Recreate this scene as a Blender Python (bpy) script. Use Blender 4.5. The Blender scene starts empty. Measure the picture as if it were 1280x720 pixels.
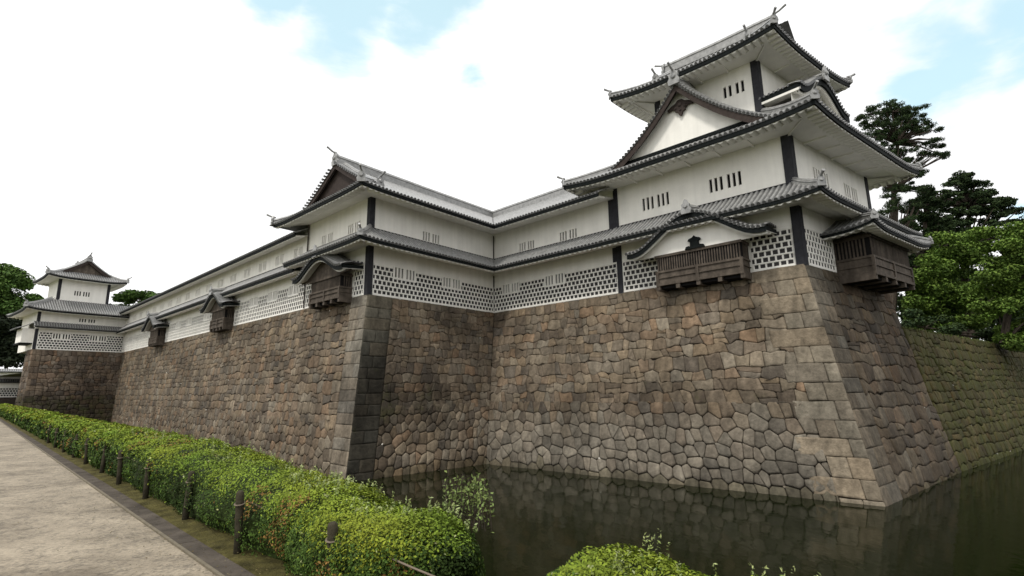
import bpy, math, random
import numpy as np
from mathutils import Vector, Matrix
random.seed(7)
R = math.radians
V = Vector
scene = bpy.context.scene
COL = scene.collection

# ------------------------------------------------------------------ camera
CAMZ = 5.14                       # eye height above the moat water (water is z = 0)
FPX, PITCH, ROLL = 649.35, R(11.0806), R(-0.7719)
def axes():
    up0 = V((0, -math.sin(PITCH), math.cos(PITCH))); fw = V((0, math.cos(PITCH), math.sin(PITCH)))
    c, s = math.cos(ROLL), math.sin(ROLL)
    r = V((c, 0, 0)) + up0 * s
    u = V((-s, 0, 0)) + up0 * c
    return r, u, fw
CR, CU, CF = axes()
cam = bpy.data.cameras.new('camera'); camo = bpy.data.objects.new('camera', cam); COL.objects.link(camo)
M = Matrix((CR, CU, -CF)).transposed().to_4x4(); M.translation = V((0, 0, CAMZ))
camo.matrix_world = M
cam.sensor_width = 36; cam.lens = 36 * FPX / 1280; cam.clip_start = .05; cam.clip_end = 3000
scene.camera = camo

# ------------------------------------------------------------------ world, sun, exposure
SUN_AZ, SUN_EL = R(218), R(56)    # azimuth clockwise from +Y
world = bpy.data.worlds.new('World'); scene.world = world; world.use_nodes = True
def build_world():
    nt = world.node_tree; nt.nodes.clear()
    N = nt.nodes.new; Lk = nt.links.new
    out = N('ShaderNodeOutputWorld'); bg = N('ShaderNodeBackground'); bg.inputs['Strength'].default_value = .1
    sky = N('ShaderNodeTexSky'); sky.sky_type = 'NISHITA'; sky.sun_disc = False
    sky.sun_elevation = SUN_EL; sky.sun_rotation = SUN_AZ
    tc = N('ShaderNodeTexCoord')
    n1 = N('ShaderNodeTexNoise'); n1.inputs['Scale'].default_value = 5.0; n1.inputs['Detail'].default_value = 7; n1.inputs['Roughness'].default_value = .55
    n1.inputs['Distortion'].default_value = .25
    mp = N('ShaderNodeMapping'); mp.inputs['Scale'].default_value = (1, 1, 2.6)
    Lk(tc.outputs['Generated'], mp.inputs['Vector']); Lk(mp.outputs['Vector'], n1.inputs['Vector'])
    # openings of blue between the clouds, at fixed directions of the sky
    def hole(px, py, rad):
        d = (CR * ((px - 640) / FPX) + CU * ((360 - py) / FPX) + CF).normalized()
        dp = N('ShaderNodeVectorMath'); dp.operation = 'DISTANCE'; dp.inputs[1].default_value = d
        Lk(tc.outputs['Generated'], dp.inputs[0])
        m = N('ShaderNodeMapRange'); m.inputs[1].default_value = 0; m.inputs[2].default_value = rad
        m.inputs[3].default_value = 1; m.inputs[4].default_value = 0; Lk(dp.outputs['Value'], m.inputs[0])
        return m.outputs[0]
    acc = None
    for px, py, rad in ((345, -15, .15), (430, 5, .23), (530, 40, .21), (590, 82, .13), (1265, 15, .2), (1200, 60, .17), (1145, 105, .1), (1300, 70, .13), (1275, 265, .05)):
        h = hole(px, py, rad)
        if acc is None: acc = h
        else:
            mx = N('ShaderNodeMath'); mx.operation = 'MAXIMUM'; Lk(acc, mx.inputs[0]); Lk(h, mx.inputs[1]); acc = mx.outputs[0]
    a = N('ShaderNodeMath'); a.operation = 'MULTIPLY_ADD'; Lk(n1.outputs['Fac'], a.inputs[0]); a.inputs[1].default_value = 1.5; a.inputs[2].default_value = -.98
    b = N('ShaderNodeMath'); b.operation = 'ADD'; Lk(a.outputs[0], b.inputs[0]); Lk(acc, b.inputs[1])
    ramp = N('ShaderNodeMapRange'); ramp.interpolation_type = 'SMOOTHSTEP'
    ramp.inputs[1].default_value = .2; ramp.inputs[2].default_value = .68; ramp.inputs[3].default_value = 0; ramp.inputs[4].default_value = .85
    Lk(b.outputs[0], ramp.inputs[0])
    # soft structure inside the cloud itself
    n2 = N('ShaderNodeTexNoise'); n2.inputs['Scale'].default_value = 2.2; n2.inputs['Detail'].default_value = 5
    Lk(mp.outputs['Vector'], n2.inputs['Vector'])
    cr = N('ShaderNodeMapRange'); cr.inputs[1].default_value = .3; cr.inputs[2].default_value = .7; cr.inputs[3].default_value = 7.4; cr.inputs[4].default_value = 10.4
    Lk(n2.outputs['Fac'], cr.inputs[0])
    cc = N('ShaderNodeCombineColor')
    for i in range(3): Lk(cr.outputs[0], cc.inputs[i])
    br = N('ShaderNodeMix'); br.data_type = 'RGBA'; br.blend_type = 'ADD'; br.inputs[0].default_value = 1
    Lk(sky.outputs[0], br.inputs[6]); br.inputs[7].default_value = (2.5, 3.8, 3.4, 1)
    mix = N('ShaderNodeMix'); mix.data_type = 'RGBA'
    Lk(ramp.outputs[0], mix.inputs[0]); Lk(cc.outputs[0], mix.inputs[6]); Lk(br.outputs[2], mix.inputs[7])
    Lk(mix.outputs[2], bg.inputs['Color']); Lk(bg.outputs[0], out.inputs['Surface'])
build_world()
sun = bpy.data.lights.new('sun', 'SUN'); sun.energy = 1.5; sun.angle = R(10); sun.color = (1, .96, .88)
suno = bpy.data.objects.new('sun', sun); COL.objects.link(suno)
sd = V((math.sin(SUN_AZ) * math.cos(SUN_EL), math.cos(SUN_AZ) * math.cos(SUN_EL), math.sin(SUN_EL)))
suno.rotation_euler = (-sd).to_track_quat('-Z', 'Y').to_euler(); suno.location = (-30, -40, 90)
vs = scene.view_settings; vs.view_transform = 'Standard'; vs.look = 'None'; vs.gamma = 1; vs.exposure = .56; vs.use_curve_mapping = False
scene.cycles.max_bounces = 6; scene.cycles.diffuse_bounces = 3; scene.cycles.transparent_max_bounces = 4
scene.cycles.sample_clamp_indirect = 4

# ------------------------------------------------------------------ materials
def mat(name, col=(.5, .5, .5), rough=.8, var=.15, scale=6., bump=.0, bscale=30., tint=False, metal=0., spec=.12, moss=None, streak=0.):
    m = bpy.data.materials.new(name); m.use_nodes = True
    nt = m.node_tree; b = nt.nodes['Principled BSDF']; N = nt.nodes.new; Lk = nt.links.new
    b.inputs['Roughness'].default_value = rough; b.inputs['Metallic'].default_value = metal; b.inputs['Specular IOR Level'].default_value = spec
    tc = N('ShaderNodeTexCoord')
    n = N('ShaderNodeTexNoise'); n.inputs['Scale'].default_value = scale; n.inputs['Detail'].default_value = 6; n.inputs['Roughness'].default_value = .65
    Lk(tc.outputs['Object'], n.inputs['Vector'])
    mr = N('ShaderNodeMapRange'); mr.inputs[1].default_value = .3; mr.inputs[2].default_value = .7
    mr.inputs[3].default_value = 1 - var; mr.inputs[4].default_value = 1 + var; Lk(n.outputs['Fac'], mr.inputs[0])
    fac = mr.outputs[0]
    if streak:
        mp = N('ShaderNodeMapping'); mp.inputs['Scale'].default_value = (1.6, 1.6, .12); Lk(tc.outputs['Object'], mp.inputs['Vector'])
        n3 = N('ShaderNodeTexNoise'); n3.inputs['Scale'].default_value = 1.6; n3.inputs['Detail'].default_value = 5; Lk(mp.outputs[0], n3.inputs['Vector'])
        m3 = N('ShaderNodeMapRange'); m3.inputs[1].default_value = .35; m3.inputs[2].default_value = .65; m3.inputs[3].default_value = 1 - streak; m3.inputs[4].default_value = 1 + streak * .3
        Lk(n3.outputs['Fac'], m3.inputs[0])
        mm = N('ShaderNodeMath'); mm.operation = 'MULTIPLY'; Lk(fac, mm.inputs[0]); Lk(m3.outputs[0], mm.inputs[1]); fac = mm.outputs[0]
    if moss:
        nb = N('ShaderNodeTexNoise'); nb.inputs['Scale'].default_value = .32; nb.inputs['Detail'].default_value = 6; nb.inputs['Roughness'].default_value = .6; Lk(tc.outputs['Object'], nb.inputs['Vector'])
        m5 = N('ShaderNodeMapRange'); m5.inputs[1].default_value = .35; m5.inputs[2].default_value = .62; m5.inputs[3].default_value = .62; m5.inputs[4].default_value = 1.12; Lk(nb.outputs['Fac'], m5.inputs[0])
        m6 = N('ShaderNodeMath'); m6.operation = 'MULTIPLY'; Lk(fac, m6.inputs[0]); Lk(m5.outputs[0], m6.inputs[1]); fac = m6.outputs[0]
    sc = N('ShaderNodeVectorMath'); sc.operation = 'SCALE'
    if tint:
        at = N('ShaderNodeAttribute'); at.attribute_name = 'tint'; Lk(at.outputs['Color'], sc.inputs[0])
    else: sc.inputs[0].default_value = col
    Lk(fac, sc.inputs['Scale']); colour = sc.outputs[0]
    if moss:
        n4 = N('ShaderNodeTexNoise'); n4.inputs['Scale'].default_value = 1.3; n4.inputs['Detail'].default_value = 8; n4.inputs['Roughness'].default_value = .7
        Lk(tc.outputs['Object'], n4.inputs['Vector'])
        ad = N('ShaderNodeMath'); ad.operation = 'ADD'; Lk(n4.outputs['Fac'], ad.inputs[0]); Lk(at.outputs['Alpha'], ad.inputs[1])
        ra = N('ShaderNodeMapRange'); ra.inputs[1].default_value = .85; ra.inputs[2].default_value = 1.15; ra.inputs[3].default_value = 0; ra.inputs[4].default_value = .85
        Lk(ad.outputs[0], ra.inputs[0])
        mx = N('ShaderNodeMix'); mx.data_type = 'RGBA'; Lk(ra.outputs[0], mx.inputs[0]); Lk(colour, mx.inputs[6]); mx.inputs[7].default_value = (*moss, 1)
        colour = mx.outputs[2]
    Lk(colour, b.inputs['Base Color'])
    if bump:
        bn = N('ShaderNodeTexNoise'); bn.inputs['Scale'].default_value = bscale; bn.inputs['Detail'].default_value = 8; bn.inputs['Roughness'].default_value = .65
        Lk(tc.outputs['Object'], bn.inputs['Vector'])
        bp = N('ShaderNodeBump'); bp.inputs['Strength'].default_value = 1; bp.inputs['Distance'].default_value = bump
        Lk(bn.outputs['Fac'], bp.inputs['Height']); Lk(bp.outputs[0], b.inputs['Normal'])
    return m
MT = dict(
    plaster=mat('white_plaster', (.85, .828, .775), .9, .05, .8, .01, 12, streak=.06),
    soffit=mat('soffit_plaster', (.82, .80, .745), .9, .06, 1.2, .01, 10),
    tile=mat('grey_lead_tile', (.25, .25, .245), .36, .35, 3.5, .01, 20, spec=.6),
    pan=mat('shaded_pan_tile', (.095, .095, .095), .4, .35, 3.5, .01, 20, spec=.5),  # shade between the ribs put into the colour; dark round tile ends share it
    eave=mat('black_eave', (.009, .011, .011), .7, .3, 5, spec=.06),
    dark=mat('dark_slate', (.02, .02, .022), .7, .25, 4),
    slate=mat('namako_tile', (.042, .04, .04), .65, .4, 5),
    post=mat('dark_post', (.032, .032, .037), .7, .25, 3),
    void=mat('dark_opening', (.012, .011, .011), .9, .1, 3),
    wood=mat('weathered_wood', (.10, .082, .066), .8, .35, 3, .01, 25, streak=.35),
    brown=mat('brown_board', (.042, .032, .028), .7, .3, 4),
    stone=mat('wall_stone', rough=.88, var=.32, scale=4.5, bump=.05, bscale=9, tint=True, moss=(.052, .056, .018), streak=.28),
    gap=mat('wall_earth', (.035, .03, .024), 1, .4, 4),
    leaf=mat('leaf', rough=.7, var=.25, scale=1.3, tint=True, spec=.1),
    bark=mat('bark', (.06, .048, .038), .9, .4, 5, .03, 14),
    postwood=mat('old_post_wood', (.042, .037, .024), .9, .4, 9, .01, 40),
    rope=mat('rope', (.16, .13, .10), .9, .2, 20),
    path=None, soil=mat('mossy_soil', (.075, .066, .022), .95, .6, 5, .04, 22),
    kerb=mat('kerb_stone', (.078, .066, .054), .95, .5, 2.5, .01, 30),
    edging=mat('edging', (.15, .13, .095), .8, .25, 9),
    ground=mat('ground_earth', (.10, .11, .045), .95, .4, .8, .05, 4),
    bank=mat('bank_earth', (.04, .042, .02), .95, .5, 1.5, .06, 4),
    pipe=mat('downpipe', (.07, .06, .055), .5, .2, 4),
)
def path_mat():
    m = bpy.data.materials.new('path_gravel'); m.use_nodes = True
    nt = m.node_tree; b = nt.nodes['Principled BSDF']; N = nt.nodes.new; Lk = nt.links.new
    tc = N('ShaderNodeTexCoord'); b.inputs['Roughness'].default_value = .75; b.inputs['Specular IOR Level'].default_value = .4
    mp = N('ShaderNodeMapping'); mp.inputs['Rotation'].default_value = (0, 0, R(44)); mp.inputs['Scale'].default_value = (.8, 1.15, 1); Lk(tc.outputs['Object'], mp.inputs['Vector'])
    a = N('ShaderNodeTexNoise'); a.inputs['Scale'].default_value = .8; a.inputs['Detail'].default_value = 11; a.inputs['Roughness'].default_value = .74; a.inputs['Distortion'].default_value = .1
    Lk(mp.outputs[0], a.inputs['Vector'])
    r = N('ShaderNodeValToRGB'); e = r.color_ramp.elements
    e[0].position = .38; e[0].color = (.155, .126, .088, 1); e[1].position = .62; e[1].color = (.315, .265, .195, 1)
    x = e.new(.47); x.color = (.225, .188, .136, 1)
    Lk(a.outputs['Fac'], r.inputs['Fac'])
    g = N('ShaderNodeTexNoise'); g.inputs['Scale'].default_value = 22; g.inputs['Detail'].default_value = 8; g.inputs['Roughness'].default_value = .8; Lk(tc.outputs['Object'], g.inputs['Vector'])
    gm = N('ShaderNodeMapRange'); gm.inputs[1].default_value = .35; gm.inputs[2].default_value = .65; gm.inputs[3].default_value = .72; gm.inputs[4].default_value = 1.25; Lk(g.outputs['Fac'], gm.inputs[0])
    k = N('ShaderNodeTexNoise'); k.inputs['Scale'].default_value = 5.5; k.inputs['Detail'].default_value = 9; k.inputs['Roughness'].default_value = .82; Lk(tc.outputs['Object'], k.inputs['Vector'])
    km = N('ShaderNodeMapRange'); km.inputs[1].default_value = .36; km.inputs[2].default_value = .52; km.inputs[3].default_value = .45; km.inputs[4].default_value = 1.06; Lk(k.outputs['Fac'], km.inputs[0])
    gk = N('ShaderNodeMath'); gk.operation = 'MULTIPLY'; Lk(gm.outputs[0], gk.inputs[0]); Lk(km.outputs[0], gk.inputs[1])
    s = N('ShaderNodeVectorMath'); s.operation = 'SCALE'; Lk(r.outputs['Color'], s.inputs[0]); Lk(gk.outputs[0], s.inputs['Scale']); Lk(s.outputs[0], b.inputs['Base Color'])
    bp = N('ShaderNodeBump'); bp.inputs['Distance'].default_value = .012; Lk(g.outputs['Fac'], bp.inputs['Height'])
    bp2 = N('ShaderNodeBump'); bp2.inputs['Distance'].default_value = .03; Lk(a.outputs['Fac'], bp2.inputs['Height']); Lk(bp.outputs[0], bp2.inputs['Normal'])
    Lk(bp2.outputs[0], b.inputs['Normal']); return m
MT['path'] = path_mat()
def water_mat():
    m = bpy.data.materials.new('moat_water'); m.use_nodes = True
    nt = m.node_tree; b = nt.nodes['Principled BSDF']; N = nt.nodes.new; Lk = nt.links.new
    b.inputs['Base Color'].default_value = (.0045, .007, .0015, 1); b.inputs['Specular IOR Level'].default_value = .22; b.inputs['Roughness'].default_value = .05; b.inputs['IOR'].default_value = 1.33
    tc = N('ShaderNodeTexCoord'); mp = N('ShaderNodeMapping'); mp.inputs['Scale'].default_value = (1, .45, 1); mp.inputs['Rotation'].default_value = (0, 0, R(20)); Lk(tc.outputs['Object'], mp.inputs['Vector'])
    n = N('ShaderNodeTexNoise'); n.inputs['Scale'].default_value = 2.4; n.inputs['Detail'].default_value = 4; Lk(mp.outputs[0], n.inputs['Vector'])
    bp = N('ShaderNodeBump'); bp.inputs['Distance'].default_value = .010; bp.inputs['Strength'].default_value = 1; Lk(n.outputs['Fac'], bp.inputs['Height']); Lk(bp.outputs[0], b.inputs['Normal'])
    return m
MT['water'] = water_mat()

# ------------------------------------------------------------------ mesh helpers
class MB:
    def __init__(s): s.v = []; s.f = []; s.c = []; s.fm = []; s.mi = 0
    def add(s, vs, fs, col=None):
        o = len(s.v); s.v.extend(vs); s.f.extend([tuple(i + o for i in f) for f in fs]); s.fm.extend([s.mi] * len(fs))
        if col is not None: s.c.extend([col] * len(vs))
    def quad(s, a, b, c, d): s.add([a, b, c, d], [(0, 1, 2, 3)])
    def box(s, o, x, y, z):
        """box from corner o with edge vectors"""
        p = [o, o + x, o + x + y, o + y, o + z, o + x + z, o + x + y + z, o + y + z]
        s.add(p, [(0, 3, 2, 1), (4, 5, 6, 7), (0, 1, 5, 4), (1, 2, 6, 5), (2, 3, 7, 6), (3, 0, 4, 7)])
    def grid(s, rows):
        n = len(rows[0]); vs = [p for r in rows for p in r]
        s.add(vs, [(j * n + i, j * n + i + 1, (j + 1) * n + i + 1, (j + 1) * n + i) for j in range(len(rows) - 1) for i in range(n - 1)])
    def tube(s, pts, rad, seg=7, caps=True):
        if not hasattr(rad, '__len__'): rad = [rad] * len(pts)
        rings = []
        for i, p in enumerate(pts):
            t = (pts[min(i + 1, len(pts) - 1)] - pts[max(i - 1, 0)]).normalized()
            a = t.orthogonal().normalized() if i == 0 else (s._a - t * s._a.dot(t)).normalized()
            s._a = a; b = t.cross(a)
            rings.append([p + (a * math.cos(2 * math.pi * k / seg) + b * math.sin(2 * math.pi * k / seg)) * rad[i] for k in range(seg)])
        vs = [q for r in rings for q in r]; n = len(rings)
        fs = [(j * seg + k, j * seg + (k + 1) % seg, (j + 1) * seg + (k + 1) % seg, (j + 1) * seg + k) for j in range(n - 1) for k in range(seg)]
        if caps: fs += [tuple(range(seg))[::-1], tuple((n - 1) * seg + k for k in range(seg))]
        s.add(vs, fs)
    def rib(s, pts, side, rad, cap=True):
        """half-round tile row along pts"""
        rings = []
        for i, p in enumerate(pts):
            t = (pts[min(i + 1, len(pts) - 1)] - pts[max(i - 1, 0)]).normalized()
            sd_ = (side - t * side.dot(t)).normalized(); nn = sd_.cross(t)
            if nn.z < 0: nn = -nn
            rings.append([p + sd_ * (math.cos(math.pi * k / 4) * rad) + nn * (math.sin(math.pi * k / 4) * rad - .01) for k in range(5)])
        vs = [q for r in rings for q in r]
        fs = [(j * 5 + k, j * 5 + k + 1, (j + 1) * 5 + k + 1, (j + 1) * 5 + k) for j in range(len(rings) - 1) for k in range(4)]
        s.add(vs, fs)
        if cap:
            t = (pts[0] - pts[1]).normalized(); sd_ = (side - t * side.dot(t)).normalized(); nn = sd_.cross(t)
            if nn.z < 0: nn = -nn
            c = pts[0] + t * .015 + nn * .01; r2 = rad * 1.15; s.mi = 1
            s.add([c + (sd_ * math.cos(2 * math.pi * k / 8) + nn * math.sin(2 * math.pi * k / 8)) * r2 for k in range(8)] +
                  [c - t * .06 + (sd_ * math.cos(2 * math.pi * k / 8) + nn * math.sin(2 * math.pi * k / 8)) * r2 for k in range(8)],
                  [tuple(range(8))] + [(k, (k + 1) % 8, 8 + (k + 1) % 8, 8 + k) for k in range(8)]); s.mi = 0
    def build(s, name, m, parent=None, smooth=False):
        me = bpy.data.meshes.new(name); me.from_pydata([tuple(p) for p in s.v], [], s.f)
        if s.c:
            at = me.color_attributes.new('tint', 'FLOAT_COLOR', 'POINT')
            at.data.foreach_set('color', np.array(s.c, dtype=np.float32).ravel())
        me.materials.append(m)
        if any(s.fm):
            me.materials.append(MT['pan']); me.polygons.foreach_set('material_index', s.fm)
        if smooth: me.polygons.foreach_set('use_smooth', [True] * len(me.polygons))
        me.update()
        o = bpy.data.objects.new(name, me); COL.objects.link(o)
        if parent is not None:
            o.parent = parent
            q = parent
            off = V((0, 0, 0))
            while q is not None: off += q.location; q = q.parent
            o.location = -off if o.type == 'MESH' else (0, 0, 0)
            # bake so a child keeps its own local offset at zero
            me.transform(Matrix.Translation(-off)); o.location = (0, 0, 0)
        return o
def tag(o, label, cat, group=None, kind=None):
    if label: o['label'] = label
    if cat: o['category'] = cat
    if group: o['group'] = group
    if kind: o['kind'] = kind
    return o
def thing(name, label, cat, loc, group=None):
    o = bpy.data.objects.new(name, None); COL.objects.link(o); o.location = loc; o.empty_display_size = .5
    return tag(o, label, cat, group)
def struct(name, mb, m):
    o = mb.build(name, m); o['kind'] = 'structure'; return o
UP = V((0, 0, 1))

# ------------------------------------------------------------------ plan (metres; from the photograph's perspective)
ZT = 11.64                        # top of the stone wall above the water
PL, C1, C2, PT, C3 = V((-60.83, 81.2, 0)), V((-9.82, 34.62, 0)), V((-1.57, 44.15, 0)), V((7.46, 35.58, 0)), V((15.94, 27.52, 0))
class Run:
    def __init__(s, p, d, L, n=None):
        s.p, s.d, s.L = p, d, L; s.n = n or V((d.y, -d.x, 0))
    def at(s, x, o, z): return s.p + s.d * x + s.n * o + UP * (ZT + z)
def run(a, b): d = (b - a); return Run(a, d.normalized(), d.length)
def mitre(A, B):
    det = A.n.x * B.n.y - A.n.y * B.n.x
    q = V(((B.n.y - A.n.y) / det, (A.n.x - B.n.x) / det, 0))
    return q.dot(A.d), q.dot(B.d)
S1 = run(PL, C1); S2 = run(C1, C2); S3 = run(C2, C3)
d4 = V((.80156, .59791, 0)); S4 = Run(C3, d4, 11.0)
d5 = V((math.cos(R(52.26)), math.sin(R(52.26)), 0)); L5 = PL - d5 * 10.5; S5 = run(L5, PL)
TF = Run(S3.at(12.45, 0, -ZT), S3.d, S3.L - 12.45); TA = TF.p; TB = C3 + d4 * 11; TD = TA + d4 * 11
TR_ = S4; TK = run(TB, TD); TL_ = run(TD, TA)
BLK = 60.1                        # where the end block of the gallery starts along S1

# ------------------------------------------------------------------ roof slopes
def profile(oe, ze, ot, zt, c=.18):
    def f(o):
        t = (oe - o) / (oe - ot); return ze + (zt - ze) * (t * (1 - c) + c * t * t)
    return f
TS = .30                          # tile row spacing
def slope(mb, rn, lo, hi, oe, otop, zf, up=(0, 0), uplen=3.2, ribs=True, rad=.085, cap=True, nx=16, no=9):
    """tiled slope: lo(o)/hi(o) limit x at offset o; zf(o) gives height; up = corner upturns"""
    def pos(x, o, dz=0):
        t = (oe - o) / max(oe - otop, .01)
        a, b = lo(o), hi(o); z = zf(o)
        w = max(0, 1 - t) ** 1.5
        z += w * (up[0] * max(0, 1 - (x - a) / uplen) ** 2 + up[1] * max(0, 1 - (b - x) / uplen) ** 2)
        return rn.at(x, o, z + dz)
    rows = []
    for j in range(no + 1):
        o = oe + (otop - oe) * j / no; a, b = lo(o), hi(o)
        xs = [a + (b - a) * i / nx for i in range(nx + 1)]
        if up[0] or up[1]: xs = [a + (b - a) * (.5 - .5 * math.cos(math.pi * i / nx)) for i in range(nx + 1)]
        rows.append([pos(x, o) for x in xs])
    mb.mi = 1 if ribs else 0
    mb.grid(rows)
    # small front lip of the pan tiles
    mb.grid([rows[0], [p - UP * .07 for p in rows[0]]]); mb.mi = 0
    if ribs:
        os_ = [oe + (otop - oe) * k / 40 for k in range(41)]
        xmin = min(lo(o) for o in os_); xmax = max(hi(o) for o in os_)
        n = int((xmax - xmin) / TS)
        for i in range(n + 1):
            x = xmin + (xmax - xmin - n * TS) / 2 + i * TS
            ok = [o for o in os_ if lo(o) - 1e-6 <= x <= hi(o) + 1e-6]
            if len(ok) < 3: continue
            o0, o1 = max(ok), min(ok); k = 6 if o0 - o1 > 2 else 3
            mb.rib([pos(x, o0 + (o1 - o0) * j / k + (.03 if j == 0 else 0)) for j in range(k + 1)], rn.d, rad, cap and abs(o0 - oe) < .2)
    return pos
def eave(par, rn, lo, hi, oe, ze, pos, wall_o=0., rise=.25, scal=.42, beams=0., up=(0, 0), uplen=3.2, eh=.27, ends=True, names=('eave_board', 'soffit')):
    """black eave board under the tile edge and white plastered soffit with a scalloped rafter edge. ze = lower edge of the tiles"""
    mb = MB(); nx = 24
    a, b = lo(oe), hi(oe)
    xs = [a + (b - a) * (.5 - .5 * math.cos(math.pi * i / nx)) for i in range(nx + 1)]
    def zz(x, o, dz, w=1):
        aa, bb = lo(o), hi(o)
        return ze + dz + w * (up[0] * max(0, 1 - (x - aa) / uplen) ** 2 + up[1] * max(0, 1 - (bb - x) / uplen) ** 2)
    def xm(x, o):           # keep mitred corners together
        t = (x - a) / (b - a); return lo(o) + (hi(o) - lo(o)) * t
    oo = oe - .03
    sec = [(oo, -.04), (oo, -eh), (oo - .10, -eh), (oo - .10, -.02)]
    rows = [[rn.at(xm(x, o), o, zz(xm(x, o), o, dz)) for x in xs] for o, dz in sec]
    mb.grid(rows)
    if ends:
        for e in (0, -1): mb.quad(*[r[e] for r in rows])
    mb.build(names[0], MT['eave'], par)
    # soffit
    mb = MB(); so = oe - .14; sz = -eh - .0
    rows = []
    for k in range(5):
        o = so + (wall_o - so) * k / 4
        rows.append([rn.at(xm(x, o), o, zz(xm(x, o), o, sz + .06 + rise * k / 4, 1 - k / 4)) for x in xs])
    mb.grid(rows)
    # scalloped board: one rounded rafter end after another
    n = max(2, int((hi(so) - lo(so)) / scal)); ext = min(.75, (so - wall_o) * .6)
    for i in range(n):
        x = lo(so) + (hi(so) - lo(so)) * (i + .5) / n
        sp = (hi(so) - lo(so)) / n; r = sp * .46
        o2 = so - ext
        if not (lo(o2) - .05 <= x <= hi(o2) + .05): o2 = so - .2
        pts = []
        for o in (so + .02, o2):
            w = (so - o) / (so - wall_o)
            base = zz(x, o, sz + .07 + rise * w, 1 - w)
            pts.append([rn.at(x + r * math.cos(t), o, base - .17 * math.sin(t)) for t in [math.pi * q / 6 for q in range(7)]])
        mb.grid(pts); mb.add(pts[0], [tuple(range(7))])
    rows = [[rn.at(xm(x, so + .01), so + .01, zz(xm(x, so + .01), so + .01, dz)) for x in xs] for dz in (sz - .03, sz + .12)]
    mb.grid(rows)
    if beams:
        ob = so - ext - .12
        for ob_ in (so - ext - .05,):
            p = []
            for o, dz in ((ob_ + .09, 0), (ob_ + .09, -.12), (ob_ - .09, -.12), (ob_ - .09, 0)):
                w = (so - o) / (so - wall_o)
                p.append([rn.at(xm(x, o), o, zz(xm(x, o), o, sz + .08 + rise * w + dz, 1 - w)) for x in xs])
            mb.grid(p)
        nb = max(1, round((hi(wall_o) - lo(wall_o)) / beams))
        for i in range(nb + 1):
            x = lo(wall_o) + (hi(wall_o) - lo(wall_o)) * i / nb
            if i in (0, nb):
                xo = lo(ob) if i == 0 else hi(ob)
            else: xo = x
            A = rn.at(x, wall_o, zz(x, wall_o, sz + .06 + rise, 0)); w = (so - ob) / (so - wall_o)
            B = rn.at(xo, ob, zz(xo, ob, sz + .08 + rise * w, 1 - w))
            sd_ = rn.d * .07
            mb.add([A - sd_, A + sd_, B + sd_, B - sd_, A - sd_ - UP * .12, A + sd_ - UP * .12, B + sd_ - UP * .10, B - sd_ - UP * .10],
                   [(4, 5, 6, 7), (0, 4, 7, 3), (1, 2, 6, 5), (3, 7, 6, 2)])
    mb.build(names[1], MT['soffit'], par)
def ridge_mb(mb, pts, w=.34, h=.42, orn=(False, False), pole=True, osz=1.):
    """stacked ridge with round cap, ornament tile and pole at chosen ends"""
    rows = []
    n = len(pts)
    for i, p in enumerate(pts):
        t = (pts[min(i + 1, n - 1)] - pts[max(i - 1, 0)]); s_ = t.cross(UP).normalized()
        prof_ = [(-w / 2 - .04, -.12), (-w / 2 - .04, h * .35), (-w / 2 + .03, h * .38), (-w / 2 + .03, h * .7), (-w / 2 - .03, h * .73), (-w / 2 + .04, h), (-.09, h + .06), (0, h + .12), (.09, h + .06), (w / 2 - .04, h), (w / 2 + .03, h * .73), (w / 2 - .03, h * .7), (w / 2 - .03, h * .38), (w / 2 + .04, h * .35), (w / 2 + .04, -.12)]
        rows.append([p + s_ * a + UP * b for a, b in prof_])
    mb.grid(rows)
    mb.add(rows[0], [tuple(range(len(rows[0])))]); mb.add(rows[-1], [tuple(range(len(rows[0])))])
    for e in (0, 1):
        if not orn[e]: continue
        p = pts[-1] if e else pts[0]; q = pts[-2] if e else pts[1]
        t = (p - q).normalized(); th = V((t.x, t.y, 0)).normalized(); s_ = th.cross(UP)
        k = osz
        shape = [(-.36, -.22), (-.42, .1), (-.3, .28), (-.34, .5), (-.2, .62), (-.08, .86), (0, .92), (.08, .86), (.2, .62), (.34, .5), (.3, .28), (.42, .1), (.36, -.22)]
        f = [p + th * .05 * k + s_ * a * k + UP * b * k for a, b in shape]; g = [v + th * .16 * k for v in f]
        m_ = len(f)
        mb.add(f + g, [tuple(range(m_))[::-1], tuple(range(m_, 2 * m_))] + [(i, (i + 1) % m_, m_ + (i + 1) % m_, m_ + i) for i in range(m_)])
        c = p + th * .22 * k + UP * .35 * k     # boss
        mb.tube([c, c + th * .1 * k], [.2 * k, .12 * k], 8)
        if pole:
            a = p + UP * .72 * k - th * .1; mb.tube([a, a + th * .5 * k + UP * .12 * k, a + th * .95 * k + UP * .34 * k], [.07, .07, .085], 7)

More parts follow.
